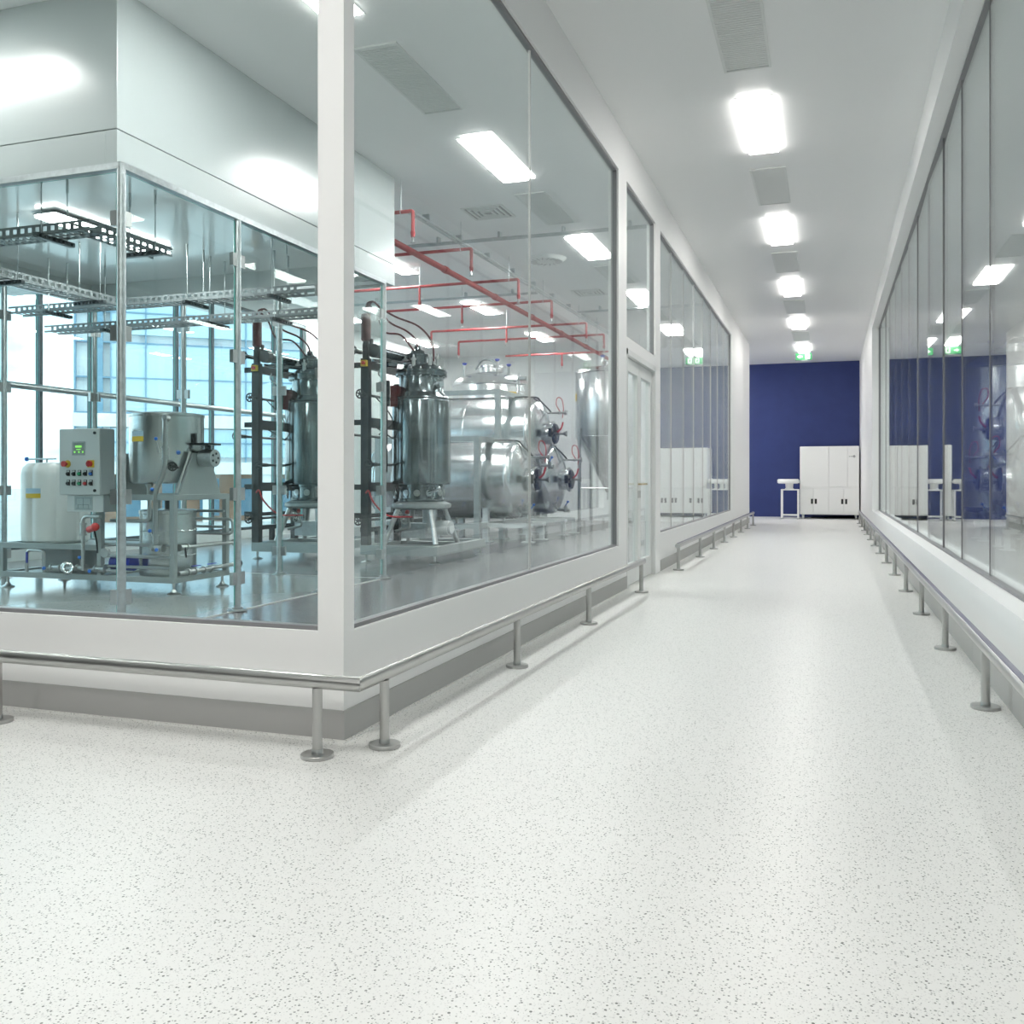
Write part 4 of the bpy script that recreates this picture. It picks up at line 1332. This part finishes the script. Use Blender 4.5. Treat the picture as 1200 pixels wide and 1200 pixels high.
# rack
rk = thing('tank_rack', 'stepped grey steel rack holding the three horizontal tanks of the left room', 'rack', (-6.6, TYM, 0.006))
ya, yb, yc, yd = 14.93, 15.98, 17.85, 18.9
wq = .10
for x in (-5.72, -7.6):
    b = MB()
    for (y, z0, z1) in ((ya, .0, 1.84), (yd, .0, 1.84), (yb, 1.84, 2.73), (yc, 1.84, 2.73)):
        b.box(x - wq / 2, y - wq / 2, z0 + .006, x + wq / 2, y + wq / 2, z1)
    b.build('upright', 'skid', rk)
    b = MB()
    for (y0, y1, z) in ((ya, yb, 1.80), (yc, yd, 1.80), (yb, yc, 2.70), (ya, yd, .30)):
        b.box(x - wq / 2 + .001, y0 - wq / 2 + .001, z - .045, x + wq / 2 - .001, y1 + wq / 2 - .001, z + .046)
    b.build('cross_beam', 'skid', rk)
    for cy in (TY1, TY2):
        for dy in (-.42, .42):
            MB().box(x - .05, cy + dy - .05, .02, x + .05, cy + dy + .05, .60).box(x - .11, cy + dy - .11, .006, x + .11, cy + dy + .11, .022).build('leg', 'cab', rk)
b = MB()
for (y, z) in ((ya, 1.80), (yb, 2.70), (yc, 2.70), (yd, 1.80), (ya, .30), (yd, .30)):
    b.box(-7.6, y - .044, z - .044, -5.72, y + .044, z + .044)
b.build('side_beam', 'skid', rk)
for (x, y) in ((-4.95, 15.4), (-4.95, 16.2), (-4.95, 17.65), (-4.95, 18.45)):
    MB().box(x - .04, y - .04, .02, x + .04, y + .04, .33).box(x - .10, y - .10, .006, x + .10, y + .10, .022).build('leg', 'cab', rk)
MB().box(-5.75, 15.3, .26, -4.9, 15.5, .33).box(-5.75, 16.1, .26, -4.9, 16.3, .33).box(-5.75, 17.55, .26, -4.9, 17.75, .33).box(-5.75, 18.35, .26, -4.9, 18.55, .33).build('foot_beam', 'cab', rk)

# domed vertical tank behind the rack
vt = thing('vertical_tank', 'wide domed vertical tank with blue valves, rising behind the rack in the left room', 'tank', (-7.6, 20.8, .006))
vx, vy = -7.6, 20.8
VR = .93
prof = [(0, .45), (VR - .1, .45), (VR, .55), (VR, 3.30)]
for i in range(1, 10):
    a = PI / 2 * i / 9
    prof.append((VR * math.cos(a) if i < 9 else 0, 3.30 + .36 * math.sin(a)))
MB().lathe(prof, (vx, vy, 0), seg=64).build('shell', 'tank', vt)
MB().torus((vx, vy, 3.31), (0, 0, 1), VR, .022, 64, 8).build('rim_band', 'tank', vt)
MB().cyl((vx, vy, 3.6), (vx, vy, 3.76), .30, seg=28).cyl((vx, vy, 3.74), (vx, vy, 3.79), .34, seg=28).build('manway', 'tank', vt)
for (dx, dy, z) in ((-.50, -.5, 3.55), (.30, -.45, 3.62), (.55, -.35, 3.50)):
    vv = MB().cyl((vx + dx, vy + dy, z - .1), (vx + dx, vy + dy, z + .22), .035, seg=10).build('valve', 'steel', vt)
    MB().lathe([(.02, 0), (.055, .03), (.06, .055), (.03, .07), (0, .07)], (vx + dx, vy + dy, z + .22), seg=14).build('valve_handle', 'dblue', vv, label='blue valve handle')
MB().curve([(vx - .3, vy - .3, 3.7), (vx - .1, vy - .35, 3.9), (vx + .15, vy - .35, 3.88), (vx + .3, vy - .4, 3.75)], .03).build('loop_pipe', 'mirror', vt)
curved_label(vt, vx, vy, VR + .001, R(-45), R(-32), 3.12, 3.24, 'white')
curved_label(vt, vx, vy, VR + .001, R(-45), R(-32), 2.98, 3.12, 'yellow', label='yellow label')
MB().cyl((vx + .85, vy - .5, 2.7), (vx + .85, vy - .5, 3.55), .022, seg=8).cyl((vx + .82, vy - .5, 3.42), (vx + 1.02, vy - .5, 3.42), .05, seg=10).build('side_pipe', 'steel', vt)
for k in range(4):
    a = PI / 4 + k * PI / 2
    px, py = vx + .75 * math.cos(a), vy + .75 * math.sin(a)
    MB().cyl((px, py, .01), (px, py, .6), .05, seg=12).build('leg', 'steel', vt)

# a second group in the room beyond the right glazing, turned to face the corridor
def turned(src, label):
    o = copy_tree(src, (4.25 + (-6.6 - src.location.x), 17.64 + (TYM - src.location.y), src.location.z), None, label)
    o.rotation_euler = (0, 0, PI)
    if 'group' in o:
        o['group'] = 'horizontal steel tanks beyond the right glazing'
    return o


turned(ht3, 'lower steel tank with its dished end close behind the right-hand glazing')
turned(ht2, 'upper steel tank behind the right-hand glazing, above its lower neighbour')
turned(ht1, 'lower steel tank farthest back behind the right-hand glazing')
turned(rk, 'stepped rack carrying the steel tanks behind the right-hand glazing')
copy_tree(vt, (3.5, 20.9, .006), None, 'domed tank with blue valve handles behind the right-hand glazing')

# conical hopper tank
hp = thing('hopper_tank', 'tall conical hopper tank with a blue valve, beside the corridor door', 'tank', (-4.95, 21.6, .006))
hx, hy, HRR = -4.95, 21.6, .78
prof = [(0, .80), (.07, .80), (.08, .84), (HRR, 2.10), (HRR, 3.62)]
for i in range(1, 8):
    a = PI / 2 * i / 7
    prof.append((HRR * math.cos(a) if i < 7 else 0, 3.62 + .16 * math.sin(a)))
MB().lathe(prof, (hx, hy, 0), seg=56).build('shell', 'tank', hp)
MB().torus((hx, hy, 2.10), (0, 0, 1), HRR, .012, 56, 6).torus((hx, hy, 3.60), (0, 0, 1), HRR, .016, 56, 6).build('rim_band', 'tank', hp)
vv = MB().cyl((hx, hy, 3.74), (hx, hy, 3.90), .10, seg=16).cyl((hx - .12, hy - .1, 3.74), (hx - .12, hy - .1, 3.98), .035, seg=10).build('valve', 'steel', hp)
MB().lathe([(.02, 0), (.055, .03), (.06, .055), (.03, .07), (0, .07)], (hx - .12, hy - .1, 3.98), seg=14).build('valve_handle', 'dblue', vv, label='blue valve handle')
curved_label(hp, hx, hy, HRR + .002, R(-160), R(-150), 2.95, 3.12, 'yellow', label='yellow label')
for k in range(4):
    a = PI / 4 + k * PI / 2
    px, py = hx + .80 * math.cos(a), hy + .80 * math.sin(a)
    MB().cyl((px, py, .012), (px, py, 2.3), .042, seg=14).cyl((px, py, .006), (px, py, .022), .085, seg=16).build('leg', 'steel', hp)
b = MB()
for k in range(4):
    a, a2 = PI / 4 + k * PI / 2, PI / 4 + (k + 1) * PI / 2
    b.cyl((hx + .8 * math.cos(a), hy + .8 * math.sin(a), .9), (hx + .8 * math.cos(a2), hy + .8 * math.sin(a2), .9), .02, seg=8)
b.build('brace', 'steel', hp)
MB().cyl((hx, hy, .62), (hx, hy, .80), .05, seg=14).build('outlet', 'steel', hp)

# ================================================================== CORRIDOR END
mc = thing('machine_cabinet', 'large white machine cabinet on castors against the navy wall', 'machine', (0, 27.95, 0))
mx0, mx1, my0, my1 = -.79, .78, 27.4, 28.45
MB().box(mx0, my0 + .02, .12, mx1, my1, 2.03).build('body', 'mach', mc, bevel=.02)
for (x0, x1, z0, z1) in ((mx0 + .012, -.02, .90, 2.01), (-.012, .47, .90, 2.01), (.478, mx1 - .012, .90, 2.01)):
    MB().box(x0, my0, z0, x1, my0 + .022, z1).build('upper_panel', 'mach', mc, bevel=.006)
for (x0, x1) in ((mx0 + .012, -.43), (-.422, -.02), (-.012, .37), (.378, mx1 - .012)):
    dd = MB().box(x0, my0, .17, x1, my0 + .022, .85).build('lower_door', 'mach', mc, bevel=.006)
    hx_ = x1 - .035 if x0 < -.5 or (x0 > -.1 and x0 < .1) else x0 + .06
    MB().box(hx_ - .028, my0 - .012, .42, hx_ + .028, my0, .56).build('door_handle', 'black', dd, bevel=.004, label='black recessed handle')
MB().box(mx0 + .02, my0 + .004, .855, mx1 - .02, my0 + .02, .895).build('mid_rail', 'mach', mc)
b = MB()
for u in (.52, .555, .59):
    b.box(u, my0 - .002, 1.73, u + .018, my0, 1.752)
b.torus((.645, my0 - .001, 1.742), (0, 1, 0), .026, .006, 18, 4).cyl((.645, my0 - .002, 1.742), (.645, my0, 1.742), .012, seg=10)
b.build('logo', 'ink', mc)
for x in (mx0 + .08, mx1 - .08):
    for y in (my0 + .10, my1 - .10):
        cs = MB().box(x - .025, y - .03, .07, x + .025, y + .03, .125).build('castor', 'galv', mc)
        MB().cyl((x - .018, y, .045), (x + .018, y, .045), .045, seg=18).build('wheel', 'white', cs)
st = thing('side_stand', 'small white tube stand beside the white machine cabinet', 'stand', (-1.05, 27.3, 0))
b = MB()
sx0, sx1, sy0, sy1 = -1.27, -.83, 27.1, 27.6
for x in (sx0, sx1):
    for y in (sy0, sy1):
        MB().box(x - .02, y - .02, .012, x + .02, y + .02, .80).build('leg', 'mach', st)
        MB().cyl((x, y, 0), (x, y, .014), .026, seg=12).build('foot', 'black', st)
MB().box(sx0 - .02, sy0 - .02, .80, sx1 + .02, sy1 + .02, .83).build('top', 'mach', st)
b = MB()
for y in (sy0, sy1):
    b.box(sx0, y - .015, .09, sx1, y + .015, .12)
for x in (sx0, sx1):
    b.box(x - .015, sy0, .09, x + .015, sy1, .12)
b.build('lower_rail', 'mach', st)
dv = thing('feeder_head', 'white round feeder head standing on the tube stand', 'machine', (-1.07, 27.35, .83))
MB().lathe([(0, 0), (.12, 0), (.12, .02), (.10, .03), (.11, .16), (0, .16)], (-1.07, 27.35, .83), seg=28).build('neck', 'mach', dv)
MB().lathe([(0, 0), (.26, .0), (.29, .03), (.29, .10), (.27, .13), (0, .13)], (-1.10, 27.35, .985), seg=36).build('bowl', 'mach', dv)
MB().box(-.98, 27.30, 1.0, -.80, 27.50, 1.07).build('chute', 'mach', dv)
MB().cyl((-1.30, 27.35, 1.05), (-1.40, 27.35, 1.05), .05, seg=14).build('side_motor', 'seam', dv)

# exit sign
ex = thing('exit_sign', 'green exit sign with white arrow hanging from the corridor ceiling', 'sign', (-.645, 25.75, 4.25))
ey = 25.72
MB().box(-.85, ey, 4.255, -.44, ey + .05, 4.435).build('housing', 'signg', ex, bevel=.003)
MB().box(-.76, ey + .01, 4.435, -.53, ey + .04, ZC).build('bracket', 'frame', ex)
MB().box(-.70, ey + .010, 4.243, -.54, ey + .040, 4.255).build('lens', 'signw', ex)
fs2 = lambda u, v, d: (-.85 + u, d, 4.255 + v)
b = MB()
b.prism([(.045, .09), (.11, .14), (.11, .108), (.17, .108), (.17, .072), (.11, .072), (.11, .04)], fs2, ey - .003, ey)
b.build('arrow', 'signw', ex)
b = MB()
b.prism([(.25, .02), (.36, .02), (.36, .16), (.25, .16)], fs2, ey - .003, ey)
b.build('door_symbol', 'signw', ex)
b = MB()
b.lathe([(0, 0), (.014, 0), (.014, .002), (0, .002)], (-.85 + .30, ey - .003, 4.255 + .140), (0, -1, 0), 12)
for poly in ([(.285, .122), (.315, .118), (.325, .075), (.297, .070)], [(.285, .122), (.26, .100), (.266, .092), (.29, .108)], [(.312, .116), (.338, .095), (.332, .088), (.306, .104)],
             [(.299, .074), (.283, .054), (.262, .05), (.262, .041), (.29, .044), (.312, .070)], [(.312, .074), (.336, .048), (.348, .028), (.338, .024), (.324, .044), (.303, .068)]):
    b.prism(poly, fs2, ey - .0045, ey - .003)
b.build('running_figure', 'signg', ex)

# ================================================================== OUTSIDE
struct(MB().box(-75, -10, -1.1, XW - .15, 75, -.9).build('floor_outside', 'pave'))
sea = MB().box(-400, -40, -1.6, -75, 200, -1.4).build('sea', 'sea')
sea['kind'] = 'stuff'
tag(sea, 'grey blue water beyond the paving at the left edge', 'water')
ga = MB().box(-40, 8.0, -.9, -22.0, 19, -.75).build('grass_strip', 'grass')
ga['kind'] = 'stuff'
tag(ga, 'strip of dry grass outside the far windows', 'grass')
# curtain-walled office block
BD = 46.0
ang = R(18.83 + 17.0)
bc = Vector((-math.sin(ang) * BD, math.cos(ang) * BD, 0))
bl = thing('office_building', 'pale blue glass office building outside the far windows', 'building', (bc.x, bc.y, -.9))
nrm_a = ang + R(3)
ux = Vector((math.cos(nrm_a), math.sin(nrm_a), 0))      # along the facade, to the right
un = Vector((math.sin(nrm_a), -math.cos(nrm_a), 0))     # out of the facade, towards the room


def bbox(b, u0, u1, d0, d1, z0, z1):
    vs_ = [bc + ux * u + un * d + Vector((0, 0, z)) for z in (z0 - .85, z1 - .85) for (u, d) in ((u0, d0), (u1, d0), (u1, d1), (u0, d1))]
    b.add(vs_, [(0, 1, 2, 3), (7, 6, 5, 4), (0, 4, 5, 1), (1, 5, 6, 2), (2, 6, 7, 3), (3, 7, 4, 0)])


b = MB()
bbox(b, -6.65, 16, -10, -.4, 2.2, 20)
b.build('cladding', 'bwall', bl)
b = MB()
z = 2.6
lv = [(3.0, 4.3), (5.0, 8.2), (8.6, 19.5)]
for z0, z1 in lv:
    bbox(b, -5.1, 15.8, -.4, -.1, z0, z1)
b.build('glazing', 'bglass', bl)
b = MB()
bbox(b, -5.72, -5.40, -.4, -.05, 2.2, 20)
b.build('corner_glass', 'bglass_dark', bl)
b = MB()
for i in range(16):
    u = -6.55 + i * 1.48
    bbox(b, u - .03, u + .03, -.4, -.02, 2.4, 19.5)
for zz in (3.65, 5.0, 6.6, 8.2, 9.6, 11.0, 12.4, 13.8, 15.2, 16.6, 18):
    bbox(b, -6.6, 15.8, -.4, -.04, zz - .03, zz + .03)
b.build('grid', 'bmull', bl)
b = MB()
bbox(b, -6.65, 16, -.5, .3, 2.2, 2.75)
bbox(b, -6.65, 16, -.5, .1, 4.35, 4.95)
b.build('canopy', 'bwall', bl)
b = MB()
for i in range(9):
    u = -6.5 + i * 2.7
    bbox(b, u, u + .45, -.3, .15, -.05, 2.2)
b.build('pillar', 'bwall', bl)
b = MB()
bbox(b, -6.65, 16, -10, -1.5, -.05, 2.2)
b.build('shopfront', 'brown', bl)
b = MB()
for i in range(13):
    u = -6.3 + i * 1.7
    bbox(b, u, u + .9, -1.5, -1.4, .2, 2.0)
b.build('shop_window', 'bglass_dark', bl)
# lamp mast by the water
mt = thing('lamp_mast', 'thin mast by the water beyond the far windows', 'mast', (-41, 22, -.9))
MB().cyl((-41, 22, -.9), (-41, 22, 5.2), .06, .04, 8).build('pole', 'galv', mt)
MB().cyl((-41.5, 21.6, 2.6), (-40.4, 22.4, 2.6), .05, seg=6).ball((-41, 22, 5.25), .16, 8).build('cross_arm', 'galv', mt)
